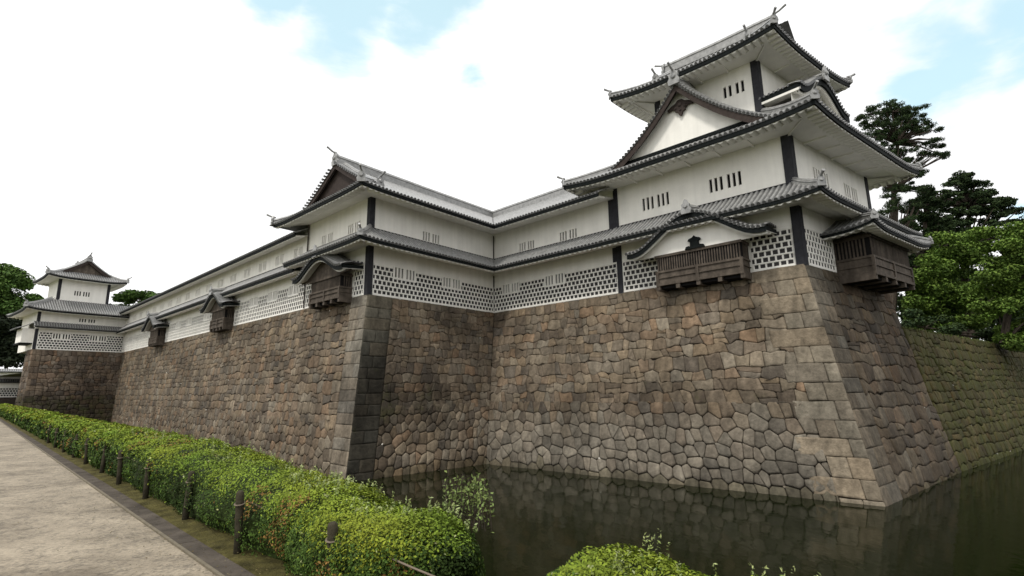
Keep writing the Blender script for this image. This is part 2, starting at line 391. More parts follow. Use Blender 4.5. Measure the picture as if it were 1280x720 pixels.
# ------------------------------------------------------------------ walls, lattice, windows
def panel(mb, rn, x0, x1, z0, z1, o, holes=(), depth=.14, thick=0.):
    """flat wall panel at offset o with rectangular holes (x0,x1,z0,z1) and their reveals"""
    xs = sorted({x0, x1, *[h[0] for h in holes], *[h[1] for h in holes]}); zs = sorted({z0, z1, *[h[2] for h in holes], *[h[3] for h in holes]})
    for i in range(len(xs) - 1):
        for j in range(len(zs) - 1):
            cx, cz = (xs[i] + xs[i + 1]) / 2, (zs[j] + zs[j + 1]) / 2
            if any(h[0] < cx < h[1] and h[2] < cz < h[3] for h in holes): continue
            mb.quad(rn.at(xs[i], o, zs[j]), rn.at(xs[i + 1], o, zs[j]), rn.at(xs[i + 1], o, zs[j + 1]), rn.at(xs[i], o, zs[j + 1]))
    for a, b, c, d in holes:
        P = [(a, c), (b, c), (b, d), (a, d)]
        for k in range(4):
            (xa, za), (xb, zb) = P[k], P[(k + 1) % 4]
            mb.quad(rn.at(xa, o, za), rn.at(xb, o, zb), rn.at(xb, o - depth, zb), rn.at(xa, o - depth, za))
    if thick:
        P = [(x0, z0), (x1, z0), (x1, z1), (x0, z1)]
        for k in range(4):
            (xa, za), (xb, zb) = P[k], P[(k + 1) % 4]
            mb.quad(rn.at(xa, o, za), rn.at(xb, o, zb), rn.at(xb, o - thick, zb), rn.at(xa, o - thick, za))
def slots(xc, z0, z1, w, n=3, groups=2, slot=.55, mid=.28):
    """slot rectangles for a window of width w centred on xc"""
    gw = (w - mid * (groups - 1)) / groups; out = []
    for g in range(groups):
        gx = xc - w / 2 + g * (gw + mid); p = gw / (n - (1 - slot))
        for k in range(n): out.append((gx + k * p, gx + k * p + p * slot, z0, z1))
    return out
def window(par, rn, xc, z0, z1, w, o, frame=0., **k):
    """barred window: white panel with slots over a dark opening"""
    mb = MB(); m = frame or .05
    S = slots(xc, z0, z1, w, **k)
    panel(mb, rn, xc - w / 2 - m, xc + w / 2 + m, z0 - m, z1 + (.06 if frame else m), o, S, .16, .14)
    wo = mb.build('window', MT['plaster'], par)
    mb = MB(); mb.quad(rn.at(xc - w / 2 - .02, o - .13, z0 - .02), rn.at(xc + w / 2 + .02, o - .13, z0 - .02), rn.at(xc + w / 2 + .02, o - .13, z1 + .02), rn.at(xc - w / 2 - .02, o - .13, z1 + .02))
    mb.build('pane', MT['void'], wo)
    return (xc - w / 2 - m + .005, xc + w / 2 + m - .005, z0 - m + .005, z1 + (.06 if frame else m) - .005)
def lattice(par, rn, x0, x1, holes=(), z0=.02, rows=6, pitch=.352, cell=.37, o=0.):
    """sea-cucumber wall: dark tiles between raised white joints"""
    zt = z0 + .07 + rows * pitch
    mb = MB(); panel(mb, rn, x0, x1, z0, zt, o + .012, [(a, b, c, min(d, zt)) for a, b, c, d in holes], .02); back = mb
    mb = MB(); jw = .108; jd = .06
    def bar(xa, xb, za, zb):
        A = rn.at; f = .022
        p = [A(xa, o + .01, za), A(xb, o + .01, za), A(xb, o + .01, zb), A(xa, o + .01, zb), A(xa + min(f, (xb - xa) / 3), o + jd, za + f), A(xb - min(f, (xb - xa) / 3), o + jd, za + f), A(xb - min(f, (xb - xa) / 3), o + jd, zb - f), A(xa + min(f, (xb - xa) / 3), o + jd, zb - f)]
        mb.add(p, [(4, 5, 6, 7), (0, 1, 5, 4), (1, 2, 6, 5), (2, 3, 7, 6), (3, 0, 4, 7)])
    def clear(xa, xb, z):
        """segments of xa..xb at height z outside the holes"""
        seg = [(xa, xb)]
        for h in holes:
            if h[2] < z < h[3]:
                seg = [q for s in seg for q in ((s[0], min(s[1], h[0])), (max(s[0], h[1]), s[1])) if q[1] - q[0] > .02]
        return seg
    for r in range(rows + 1):
        z = z0 + .035 + r * pitch; hw = jw / 2 if 0 < r < rows else jw * .8
        for a, b in clear(x0, x1, z): bar(a, b, z - hw, z + hw)
        if r == rows: break
        off = (r % 2) * cell / 2; n = int((x1 - x0) / cell) + 2
        for i in range(n):
            x = x0 + off + (i) * cell
            if x - jw / 2 < x0 or x + jw / 2 > x1: x = min(max(x, x0 + jw / 2), x1 - jw / 2)
            zm = z + pitch / 2
            if clear(x - .02, x + .02, zm) and clear(x - .02, x + .02, zm) == [(x - .02, x + .02)]: bar(x - jw / 2, x + jw / 2, z + jw / 2 - .02, z + pitch - jw / 2 + .02)
    lo_ = mb.build('lattice_panel', MT['plaster'], par); back.build('dark_tiles', MT['slate'], lo_)
    return zt
def post(par, A, xa, B, xb, z0, z1, w=.42, t=.05):
    """dark corner cladding on both faces of a corner"""
    mb = MB()
    if A: mb.box(A.at(xa - w, -.02, z0), A.d * (w + t * 1.2), A.n * (t + .02), UP * (z1 - z0))
    if B: mb.box(B.at(xb - t * 1.1, -.02, z0 + .002), B.d * (w + t * .9), B.n * (t + .017), UP * (z1 - z0 - .004))
    mb.build('corner_post', MT['post'], par)
def band(par, rn, x0, x1, z, o=0., h=.12, d=.05, name='wall_base_board', m='dark'):
    mb = MB(); mb.box(rn.at(x0, o - .02, z), rn.d * (x1 - x0), rn.n * (d + .02), UP * h); mb.build(name, MT[m], par)

# ------------------------------------------------------------------ curved gable roofs
def curve_roof(par, rn, sc, prof, o0, o1, tile_up=.16, board=.3, tymp='plaster', tz=None, rn_ridge=True, verge=.75, bcol='eave', name='bay_roof', white_under=True, orn=1., bdepth=.12, ornament=False, side_ribs=True, droop=0.):
    """roof extruded along the normal from offset o0 (back) to o1 (front) over the profile prof [(ds, z)...] left to right"""
    dr = lambda o: -droop * max(0, 1 - (o1 - o) / (verge * 1.3)) ** 1.6
    P = lambda i, o, dz=0: rn.at(sc + prof[i][0], o, prof[i][1] + dz + dr(o))
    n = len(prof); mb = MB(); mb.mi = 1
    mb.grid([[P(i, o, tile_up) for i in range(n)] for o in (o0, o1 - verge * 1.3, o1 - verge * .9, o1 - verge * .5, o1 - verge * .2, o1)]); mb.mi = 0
    # rows of tiles running down the curve
    k = int((o1 - verge - o0) / TS)
    if side_ribs:
        mid = max(range(n), key=lambda i: prof[i][1])
        for j in range(k + 1):
            o = o1 - verge - j * TS
            for idx in (list(range(0, mid + 1)), list(range(n - 1, mid - 1, -1))):
                mb.rib([P(i, o, tile_up) for i in idx], rn.n, .075)
    # verge: short rows pointing outwards all along the curve
    acc = 0.; last = V((prof[0][0], prof[0][1], 0)); step = .27; need = 0.
    for i in range(n - 1):
        a = V((prof[i][0], prof[i][1], 0)); b = V((prof[i + 1][0], prof[i + 1][1], 0)); L = (b - a).length
        while need <= L:
            q = a.lerp(b, need / L); t = (b - a).normalized()
            sdv = rn.d * t.x + UP * t.y
            f = rn.at(sc + q.x, o1 + .04, q.y + tile_up - .05 + dr(o1)); bk = rn.at(sc + q.x, o1 - verge, q.y + tile_up + .04 + dr(o1 - verge))
            mid_ = rn.at(sc + q.x, o1 - verge * .4, q.y + tile_up + .035 + dr(o1 - verge * .4))
            mb.rib([f, mid_, bk], sdv, .085); need += step
        need -= L
    mb.grid([[P(i, o1, tile_up) for i in range(n)], [P(i, o1, tile_up - .08) for i in range(n)]])
    ro = mb.build(name, MT['tile'], par)
    # barge board following the curve
    mb = MB(); zs = (.10, -board)
    rows = [[P(i, o, dz * (1 if dz < 0 else 1)) for i in range(n)] for o, dz in ((o1 - .04, zs[0]), (o1 - .04, zs[1]), (o1 - .04 - bdepth, zs[1]), (o1 - .04 - bdepth, zs[0]))]
    mb.grid(rows); mb.quad(*[r[0] for r in rows]); mb.quad(*[r[-1] for r in rows])
    for e in (0, n - 1): mb.quad(P(e, o0, .1), P(e, o1 - .05, .1), P(e, o1 - .05, -.14), P(e, o0, -.14))
    mb.build('bargeboard', MT[bcol], ro)
    if white_under:
        mb = MB(); u = -board + .08
        mb.grid([[P(i, o, u) for i in range(n)] for o in (o1 - .05 - bdepth, o0)])
        mb.grid([[P(i, o1 - .19, dz) for i in range(n)] for dz in (u + .08, -board - .13)]); mb.grid([[P(i, o, -board - .13) for i in range(n)] for o in (o1 - .19, o1 - .33)]); mb.grid([[P(i, o1 - .33, dz) for i in range(n)] for dz in (u + .02, -board - .13)])
        for e in (0, n - 1): mb.quad(P(e, o0, -.14), P(e, o1 - .05, -.14), P(e, o1 - .05, u - .04), P(e, o0, u - .04))
        mb.build('soffit', MT['soffit'], ro)
    if tz is not None:
        zb, to = tz
        mb = MB(); pts = [rn.at(sc + d, to, z - board) for d, z in prof if z - board > zb]
        ds = [d for d, z in prof if z - board > zb]
        mb.add([rn.at(sc + ds[0], to, zb)] + pts + [rn.at(sc + ds[-1], to, zb)], [tuple(range(len(pts) + 2))])
        mb.build('tympanum', MT[tymp], ro)
    if rn_ridge:
        i = max(range(n), key=lambda i: prof[i][1]); mb = MB()
        ridge_mb(mb, [P(i, o1 + .0, tile_up + .02), P(i, (o0 + o1) / 2, tile_up), P(i, o0, tile_up)], .32, .36, (True, False), orn > .9, orn)
        mb.build('ridge', MT['tile'], ro)
    return ro
def karahafu(w, zl, zp, n=24):
    """bell-shaped gable profile of half width w from zl at the tips to zp at the crown"""
    out = []
    for i in range(n + 1):
        s = -1 + 2 * i / n; a = abs(s)
        g = .5 + .5 * math.cos(math.pi * min(1, a * 1.04)); tip = .10 * max(0, a - .78) / .22
        out.append((s * w, zl + (zp - zl) * (g ** .92) + tip))
    return out
def concave(w, zl, zp, n=20, c=.35, lift=0.):
    out = []
    for i in range(n + 1):
        s = -1 + 2 * i / n; t = 1 - abs(s)
        out.append((s * w, zl + (zp - zl) * (t * (1 - c) + c * t * t) + lift * max(0, abs(s) - .75) / .25))
    return out
def drop_bay(par, rn, x0, x1, o, z0, z1, roof_w, roof_o, zl, zp, oback=-.6, ornament=False, board=.3, hip=False, tymp='plaster'):
    """wooden stone-dropping bay with slatted front and a bell-shaped gable roof"""
    w = MB(); sc = (x0 + x1) / 2
    # body: lower boards, slatted window band above, brackets beneath
    zm = z0 + (z1 - z0) * .48
    w.box(rn.at(x0, -.1, z0 + .10), rn.d * (x1 - x0), rn.n * (o + .1), UP * (zm - z0 - .10))
    w.box(rn.at(x0 + .06, -.1, zm), rn.d * (x1 - x0 - .12), rn.n * (o - .10 + .1), UP * (z1 - zm + .25))
    for zz, hh in ((z0 + .02, .16), (zm - .05, .13), (z1 - .02, .16), (z0 + .42 * (zm - z0) + .1, .05)):
        w.box(rn.at(x0 - .07, -.1, zz), rn.d * (x1 - x0 + .14), rn.n * (o + .17), UP * hh)
    for k in range(5):
        x = x0 - .05 + (x1 - x0 - .08) * k / 4
        if k in (0, 2, 4): w.box(rn.at(x, o - .08, z0 - .02), rn.d * .18, rn.n * .16, UP * (zm - z0 + .02))
        w.box(rn.at(x - .02, -.3, z0 - .26), rn.d * .24, rn.n * (o + .34), UP * .28)
    body = w.build('bay', MT['wood'], par)
    s = MB(); n = max(8, int((x1 - x0) / .16)); zA, zB = zm + .08, z1 - .02
    for i in range(n):
        x = x0 + .08 + (x1 - x0 - .22) * i / (n - 1); s.box(rn.at(x, o - .10, zA), rn.d * .07, rn.n * .09, UP * (zB - zA))
    for sx in (x0 - .012, x1 - .06):
        m = max(3, int(o / .2))
        for i in range(m): s.box(rn.at(sx, .05 + (o - .25) * i / m, zA), rn.n * .08, rn.d * .075, UP * (zB - zA))
    s.build('slats', MT['wood'], body)
    v = MB(); v.box(rn.at(x0 + .03, -.08, zA + .002), rn.d * (x1 - x0 - .06), rn.n * (o - .13 + .1 + .05), UP * (zB - zA - .004)); v.build('opening', MT['void'], body)
    u = MB(); u.box(rn.at(x0 + .2, .02, z0 - .16), rn.d * (x1 - x0 - .4), rn.n * (o - .2), UP * .2); u.build('drop_hatch', MT['void'], body)
    if hip:
        hw = roof_w / 2; A = Run(rn.p + rn.d * (sc - hw + roof_o) , rn.d, roof_w - 2 * roof_o); A = Run(rn.at(sc - hw, 0, -ZT), rn.d, roof_w)
        tl = MB(); zf = profile(roof_o, zl, -.1, zp, .3); up = (.3, .3)
        wL = 2.1                                            # how far the roof overhangs past the body on each side, sloped
        Lr = Run(rn.at(sc - hw, 0, -ZT), rn.n.copy(), roof_o, n=-rn.d); Rr = Run(rn.at(sc + hw, roof_o, -ZT), -rn.n, roof_o, n=rn.d.copy())
        fr = slope(tl, rn, lambda o: sc - hw + (roof_o - o) * 1.2, lambda o: sc + hw - (roof_o - o) * 1.2, roof_o, -.1, zf, up, 2.4)
        zs = profile(0, zl, -(roof_o + .1) * 1.2, zp, .3)
        lf = slope(tl, Lr, lambda o: -.1, lambda o: roof_o + o / 1.2, 0, -(roof_o + .1) * 1.2 + .02, zs, (0, .3), 2.0)
        rt = slope(tl, Rr, lambda o: -o / 1.2, lambda o: roof_o + .1, 0, -(roof_o + .1) * 1.2 + .02, zs, (.3, 0), 2.0)
        for sgn in (-1, 1):
            ridge_mb(tl, [fr(sc + sgn * (hw - (roof_o - o) * 1.2), o, .02) for o in (roof_o - .05, roof_o * .7, roof_o * .35, .05)], .24, .2, (True, False), False, .5)
        ridge_mb(tl, [rn.at(sc - hw + (roof_o) * 1.2 - .3, .12, zp - .05), rn.at(sc, .12, zp - .08), rn.at(sc + hw - roof_o * 1.2 + .3, .12, zp - .05)], .3, .35, (True, True), False, .7)
        ro = tl.build('bay_roof', MT['tile'], body)
        eave(ro, rn, lambda o: sc - hw + (roof_o - o) * .45, lambda o: sc + hw - (roof_o - o) * .45, roof_o, zl, fr, o - .2, .12, up=up, uplen=2.4, eh=.22)
        eave(ro, Lr, lambda o: 0., lambda o: roof_o + o, 0, zl, lf, -1.2, .12, up=(0, .3), uplen=2.0, eh=.22)
        eave(ro, Rr, lambda o: -o, lambda o: roof_o, 0, zl, rt, -1.2, .12, up=(.3, 0), uplen=2.0, eh=.22)
        return body
    ro = curve_roof(body, rn, sc, karahafu(roof_w / 2, zl + .12, zp + .22), oback, roof_o, tz=(z1 + .1, o + .02), board=.2, droop=.26, verge=.95, tile_up=.2, tymp=tymp, name='bay_roof', orn=.8)
    if ornament:   # black carved strut under the crown
        g = MB(); zb = z1 + .14
        pts = [(-.62, 0), (-.55, .16), (-.36, .2), (-.3, .12), (-.26, .42), (-.42, .5), (-.34, .62), (-.12, .68), (0, .8), (.12, .68), (.34, .62), (.42, .5), (.26, .42), (.3, .12), (.36, .2), (.55, .16), (.62, 0)]
        f = [rn.at(sc + a, o + .05, zb + b) for a, b in pts]; h = [q + rn.n * .1 for q in f]; m = len(f)
        g.add(f + h, [tuple(range(m, 2 * m))] + [(i, (i + 1) % m, m + (i + 1) % m, m + i) for i in range(m)])
        g.build('carved_strut', MT['eave'], ro)
    return body

# ------------------------------------------------------------------ stone walls
def clip(poly, a, b, c):
    """keep the part of a 2D polygon with a*x+b*y<=c"""
    out = []
    for i in range(len(poly)):
        p, q = poly[i], poly[(i + 1) % len(poly)]; fp, fq = a * p[0] + b * p[1] - c, a * q[0] + b * q[1] - c
        if fp <= 0: out.append(p)
        if fp * fq < 0:
            t = fp / (fp - fq); out.append((p[0] + (q[0] - p[0]) * t, p[1] + (q[1] - p[1]) * t))
    return out
def voronoi(rng, x0, x1, y0, y1, cw, ch, jit=.75):
    """irregular polygonal blocks in loose courses"""
    pts = []; y = y0 - ch; r = 0
    while y < y1 + ch:
        x = x0 - cw - rng.random() * cw
        h = ch * rng.uniform(.8, 1.25)
        while x < x1 + cw:
            w = cw * .9 * rng.choice((.45, .6, .8, 1.0, 1.2, 1.5, 1.9)); pts.append((x + w / 2, y + h * (.5 + jit * (rng.random() - .5)))); x += w
        y += h; r += 1
    A = np.array(pts); cells = []
    for i, p in enumerate(pts):
        if not (x0 - .3 < p[0] < x1 + .3 and y0 - .3 < p[1] < y1 + .3): continue
        d2 = ((A - A[i]) ** 2).sum(1); idx = np.argsort(d2)[1:18]
        poly = [(p[0] - 2, p[1] - 2), (p[0] + 2, p[1] - 2), (p[0] + 2, p[1] + 2), (p[0] - 2, p[1] + 2)]
        for j in idx:
            q = pts[j]; poly = clip(poly, q[0] - p[0], q[1] - p[1], (q[0] ** 2 + q[1] ** 2 - p[0] ** 2 - p[1] ** 2) / 2)
            if len(poly) < 3: break
        for c in ((-1, 0, -x0), (1, 0, x1), (0, -1, -y0), (0, 1, y1)):
            if len(poly) > 2: poly = clip(poly, *c)
        if len(poly) >= 3: cells.append(poly)
    return cells
def courses(rng, x0, x1, y0, y1, cw, ch, amp):
    """irregular coursed blocks: wavering bed joints, leaning head joints, some blocks split or doubled"""
    ys = [y0]
    while ys[-1] < y1: ys.append(ys[-1] + ch * rng.uniform(.72, 1.28))
    step = cw * .38; nx = int((x1 - x0) / step) + 2
    base = [[rng.uniform(-1, 1) for _ in range(nx + 1)] for _ in ys]
    def by(r, x):
        f = max(0, min(nx - .001, (x - x0) / step)); i = int(f); f -= i
        a = amp(x, ys[r]) if 0 < r < len(ys) - 1 else 0
        w = .10 * math.sin(x * .45 + r * .25) * (a > 0)
        return ys[r] + ch * (a * (base[r][i] * (1 - f) + base[r][i + 1] * f) + w * .5)
    cells = []
    for r in range(len(ys) - 1):
        x = x0; xs = [x0]
        while x < x1 - cw * .4:
            x += cw * rng.choice((.55, .75, .9, 1.0, 1.15, 1.45)) * rng.uniform(.9, 1.1); xs.append(min(x, x1))
        xs[-1] = x1; lean = [0] + [rng.uniform(-.16, .16) * cw for _ in xs[1:-1]] + [0]
        for i in range(len(xs) - 1):
            a0, a1, b0, b1 = xs[i] - lean[i], xs[i] + lean[i], xs[i + 1] - lean[i + 1], xs[i + 1] + lean[i + 1]
            if b0 - a0 < .12 or b1 - a1 < .12: continue
            tp = [(a0 + (b0 - a0) * k / 3, by(r, a0 + (b0 - a0) * k / 3)) for k in range(4)]
            bt = [(b1 + (a1 - b1) * k / 3, by(r + 1, b1 + (a1 - b1) * k / 3)) for k in range(4)]
            mid = ((b0 + b1) / 2 + rng.uniform(-.10, .10) * cw * 0, (tp[3][1] + bt[0][1]) / 2)
            poly = tp + bt
            if rng.random() < .16 and b0 - a0 > cw * .7:      # two thin blocks one above the other
                ml, mr = (tp[0][1] + bt[3][1]) / 2 + rng.uniform(-.08, .08), (tp[3][1] + bt[0][1]) / 2 + rng.uniform(-.08, .08)
                xa, xb = (a0 + a1) / 2, (b0 + b1) / 2
                cells += [tp + [(xb, mr), (xa, ml)], [(xa, ml), (xb, mr)] + bt]
            else: cells.append(poly)
    return cells
def stone(mb, poly, P, N, gap, bulge, col, rng, rnd=.05, tilt=.045, proud=0.):
    """one block: sunk joint, rounded arris, slightly domed face"""
    n = len(poly); cx = sum(p[0] for p in poly) / n; cy = sum(p[1] for p in poly) / n
    r = sum(math.hypot(p[0] - cx, p[1] - cy) for p in poly) / n
    if r < .08: return
    k = max(.3, 1 - gap / r); q = [(cx + (p[0] - cx) * k, cy + (p[1] - cy) * k) for p in poly]
    e = []
    for i in range(n):
        z, a, b = q[i - 1], q[i], q[(i + 1) % n]
        u = (z[0] - a[0], z[1] - a[1]); w = (b[0] - a[0], b[1] - a[1]); lu, lw = math.hypot(*u), math.hypot(*w)
        if lu < .03 or lw < .03: e.append(a); continue
        cosa = (u[0] * w[0] + u[1] * w[1]) / (lu * lw)
        if cosa < -.75: e.append((a[0] + (rng.random() - .5) * .03, a[1] + (rng.random() - .5) * .03)); continue
        c = min(rnd, .35 * lu, .35 * lw)
        e += [(a[0] + u[0] / lu * c, a[1] + u[1] / lu * c), (a[0] + w[0] / lw * c, a[1] + w[1] / lw * c)]
    m = len(e); vs = []
    tx, ty = (rng.random() - .5) * tilt * 2, (rng.random() - .5) * tilt * 2; lift = rng.random() * bulge * 1.1
    for sc_, dp in ((1, -.13), (.99, -.02), (.93, bulge * .55), (.72, bulge)):
        for x, y in e:
            X, Y = cx + (x - cx) * sc_, cy + (y - cy) * sc_
            d = dp + (lift + (X - cx) * tx + (Y - cy) * ty + (rng.random() - .5) * .03 + proud if dp > -.1 else 0)
            vs.append(P(X, Y) + N * d)
    vs.append(P(cx, cy) + N * (bulge * 1.05 + proud + lift + (rng.random() - .5) * .03))
    fs = [(j * m + i, j * m + (i + 1) % m, (j + 1) * m + (i + 1) % m, (j + 1) * m + i) for j in range(3) for i in range(m)]
    fs += [(3 * m + i, 3 * m + (i + 1) % m, 4 * m) for i in range(m)]
    mb.add(vs, fs, col)
PALETTE = [(.178, .150, .114), (.155, .132, .104), (.195, .165, .124), (.140, .121, .098), (.168, .141, .110), (.122, .106, .088), (.188, .145, .106), (.205, .182, .146), (.165, .146, .118)]
def stone_wall(name, par, ta, tb, ba, bb, rng, cw, ch, tint, q0=0., q1=0., qcol=None, gapf=None, bulf=None, qh=.8, pebble=.22, jit=lambda x, y: .24, ext=(0, 0), step=None, vor=None):
    """battered stone wall between the top line ta-tb and the foot line ba-bb; q0/q1: width of the squared corner blocks"""
    L = (tb - ta).length; H = ta.z - ba.z
    def P(x, y):
        t = x / L; u = y / H; u2 = .90 * u + .10 * u * u
        T = ta.lerp(tb, t); B = ba.lerp(bb, t)
        q = T.lerp(B, u2); q.z = T.z + (B.z - T.z) * u; return q
    mid = P(L / 2, H / 2); N = (P(L / 2 + .1, H / 2) - mid).cross(P(L / 2, H / 2 + .1) - mid).normalized()
    if N.y > 0 and name != 'x': N = -N
    bk = MB(); bk.grid([[P(-ext[0] + (L + ext[0] + ext[1]) * i / 16, H * j / 10) - N * .10 for i in range(17)] for j in range(11)])
    mb = MB()
    gapf = gapf or (lambda x, y: .016); bulf = bulf or (lambda x, y: .04)
    A, Bx = q0, L - q1
    cells = courses(rng, A, Bx, 0, vor or H, cw, ch, jit)
    if vor: cells += voronoi(rng, A, Bx, vor, H, cw * .92, ch * .98, .55)
    t0_ = tint
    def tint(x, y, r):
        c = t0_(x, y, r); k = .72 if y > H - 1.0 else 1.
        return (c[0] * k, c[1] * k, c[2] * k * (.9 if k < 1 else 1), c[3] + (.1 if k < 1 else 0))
    for poly in cells:
        for c in ((-1, 0, -A), (1, 0, Bx), (0, -1, 0), (0, 1, H)):
            poly = clip(poly, *c)
            if len(poly) < 3: break
        if len(poly) < 3: continue
        cx = sum(p[0] for p in poly) / len(poly); cy = sum(p[1] for p in poly) / len(poly)
        stone(mb, poly, P, N, gapf(cx, cy) * (.4 + .8 * rng.random()), bulf(cx, cy) * (.6 + .8 * rng.random()), tint(cx, cy, rng), rng, rnd=.025 + .045 * rng.random())
        if rng.random() < pebble * 2:      # small wedge stone in a joint
            p = poly[0]; r = .04 + .05 * rng.random(); pp = [(p[0] + r * math.cos(t), p[1] + r * .8 * math.sin(t)) for t in (0, 1.2, 2.4, 3.7, 5)]
            if A + .1 < p[0] < Bx - .1: g = .38 + .3 * rng.random(); stone(mb, pp, P, N, .0, .03, (g, g * .95, g * .85, 0) if rng.random() < .45 else tint(cx, cy, rng), rng)
    for xa, xb, sgn in ((0, A, 0), (Bx, L, 1)):
        if xb - xa < .1: continue
        y = 0; k = 0
        while y < H:
            h = qh * (.85 + .3 * rng.random()); y2 = min(H, y + h)
            if H - y2 < .25: y2 = H
            ext_ = 0 if step is None else step * rng.uniform(.5, 1.2) * (k % 2 == 0)
            W = xb - xa; cut = [.0, 1.] if k % 2 == 0 else [0, .42 + .16 * rng.random(), 1.]
            if k % 2 == 0 and W > 1.6 and rng.random() < .5: cut = [0, .62 + .1 * rng.random(), 1]
            for i in range(len(cut) - 1):
                a, b = xa + W * cut[i], xa + W * cut[i + 1]
                if sgn == 1 and i == 0: a -= ext_
                if sgn == 0 and i == 0: a -= ext_
                if sgn == 0: a, b = xa + xb - b, xa + xb - a
                j = lambda: (rng.random() - .5) * .05
                ry = [(a, y), ((a + b) / 2, y + j()), (b, y), (b, y2), ((a + b) / 2, y2 + j()), (a, y2)]
                # corner blocks reach the arris exactly
                stone(mb, ry, P, N, .006 if step or not qcol else .002, .010, (qcol or tint)((a + b) / 2, (y + y2) / 2, rng), rng, rnd=.03, tilt=.006, proud=.05 if step else .02)
            y = y2; k += 1
    o = mb.build(name, MT['stone'], par, smooth=True)
    bk.build('earth_core', MT['gap'], o)
    return P, N
def vary(c, rng, v=.16):
    k = 1 + (rng.random() - .5) * 2 * v; w = 1 + (rng.random() - .5) * .1
    return (c[0] * k * w, c[1] * k, c[2] * k / w)
def pick(rng):
    c = vary(PALETTE[int(rng.random() * len(PALETTE))], rng)
    return (c[0] * 1.07, c[1] * 1.0, c[2] * .92)

# feet of the wall at the waterline (z = 0), continued a little below
def foot(t, f, z=-.6): 
    k = (t.z - z) / (t.z - 0); q = t.lerp(f, 1); return V((t.x + (f.x - t.x) * k, t.y + (f.y - t.y) * k, z))
top = lambda p, z=ZT: V((p.x, p.y, z))
F1, F2, F3 = V((-9.82, 31.66, 0)), V((-2.0, 38.6, 0)), V((15.94, 23.75, 0))
n1o = S1.n * 2.1; FL = V((PL.x, PL.y, 0)) + n1o * .4 + S5.n * 2.0
walls = thing('stone_wall', 'tall brown battered stone wall rising from the moat under the white castle buildings', 'stone wall', (0, 33, 0))
rs = random.Random(3)
def t_s1(x, y, r):
    c = pick(r); k = .95
    return (*[v * k for v in c], .12)
def q_s1(x, y, r):
    c = vary((.205, .178, .140), r, .03) if not (6.3 < y < 8.3) else vary((.13, .114, .092), r, .06); return (*c, .05)
def t_s2(x, y, r):
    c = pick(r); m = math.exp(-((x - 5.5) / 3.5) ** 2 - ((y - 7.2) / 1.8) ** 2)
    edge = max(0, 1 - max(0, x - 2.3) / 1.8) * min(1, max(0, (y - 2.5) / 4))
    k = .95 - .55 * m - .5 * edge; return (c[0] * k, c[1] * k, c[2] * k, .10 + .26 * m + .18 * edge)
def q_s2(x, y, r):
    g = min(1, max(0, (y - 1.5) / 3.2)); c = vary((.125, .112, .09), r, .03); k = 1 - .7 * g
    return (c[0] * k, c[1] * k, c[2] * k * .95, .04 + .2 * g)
def t_s3(x, y, r):
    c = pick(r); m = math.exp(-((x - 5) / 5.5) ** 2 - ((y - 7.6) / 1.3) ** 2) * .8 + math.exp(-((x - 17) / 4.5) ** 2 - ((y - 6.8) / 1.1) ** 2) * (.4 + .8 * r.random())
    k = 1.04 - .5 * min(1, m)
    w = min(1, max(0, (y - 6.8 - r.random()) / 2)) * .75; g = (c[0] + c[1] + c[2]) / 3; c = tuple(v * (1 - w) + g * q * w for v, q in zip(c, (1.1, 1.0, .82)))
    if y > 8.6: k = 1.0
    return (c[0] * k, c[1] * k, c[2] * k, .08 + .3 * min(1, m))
def q_s3(x, y, r):
    c = vary((.222, .186, .137) if r.random() < .7 else (.175, .148, .112), r, .13)
    return (*c, .1)
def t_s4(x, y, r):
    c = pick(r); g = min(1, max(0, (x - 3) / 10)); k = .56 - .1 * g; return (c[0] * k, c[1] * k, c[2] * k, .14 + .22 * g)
T1a, T1b = top(PL), top(C1)
stone_wall('stone_facing', walls, T1a, T1b, foot(T1a, FL), foot(T1b, F1), rs, .80, .62, t_s1, 0, 2.0, q_s1, gapf=lambda x, y: .012, bulf=lambda x, y: .035, ext=(.6, 0), vor=8.2)
T2b = top(C2)
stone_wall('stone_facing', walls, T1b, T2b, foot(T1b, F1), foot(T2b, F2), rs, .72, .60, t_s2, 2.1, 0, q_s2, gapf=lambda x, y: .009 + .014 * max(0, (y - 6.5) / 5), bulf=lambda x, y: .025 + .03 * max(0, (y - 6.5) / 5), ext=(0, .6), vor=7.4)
T3b = top(C3)
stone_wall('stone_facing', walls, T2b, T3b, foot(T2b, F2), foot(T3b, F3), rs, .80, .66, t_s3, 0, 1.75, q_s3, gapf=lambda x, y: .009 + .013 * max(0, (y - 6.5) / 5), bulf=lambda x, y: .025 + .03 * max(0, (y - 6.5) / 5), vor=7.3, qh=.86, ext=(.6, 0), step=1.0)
E4 = C3 + d4 * 11.6; F4 = V((E4.x, E4.y, 0)) + S4.n * 2.35
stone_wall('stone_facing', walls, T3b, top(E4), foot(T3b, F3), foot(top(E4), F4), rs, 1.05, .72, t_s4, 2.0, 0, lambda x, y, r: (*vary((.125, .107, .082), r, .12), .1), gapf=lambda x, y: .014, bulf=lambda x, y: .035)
# return face where the turret base steps down to the mossy wall
back_ = -S4.n * 9
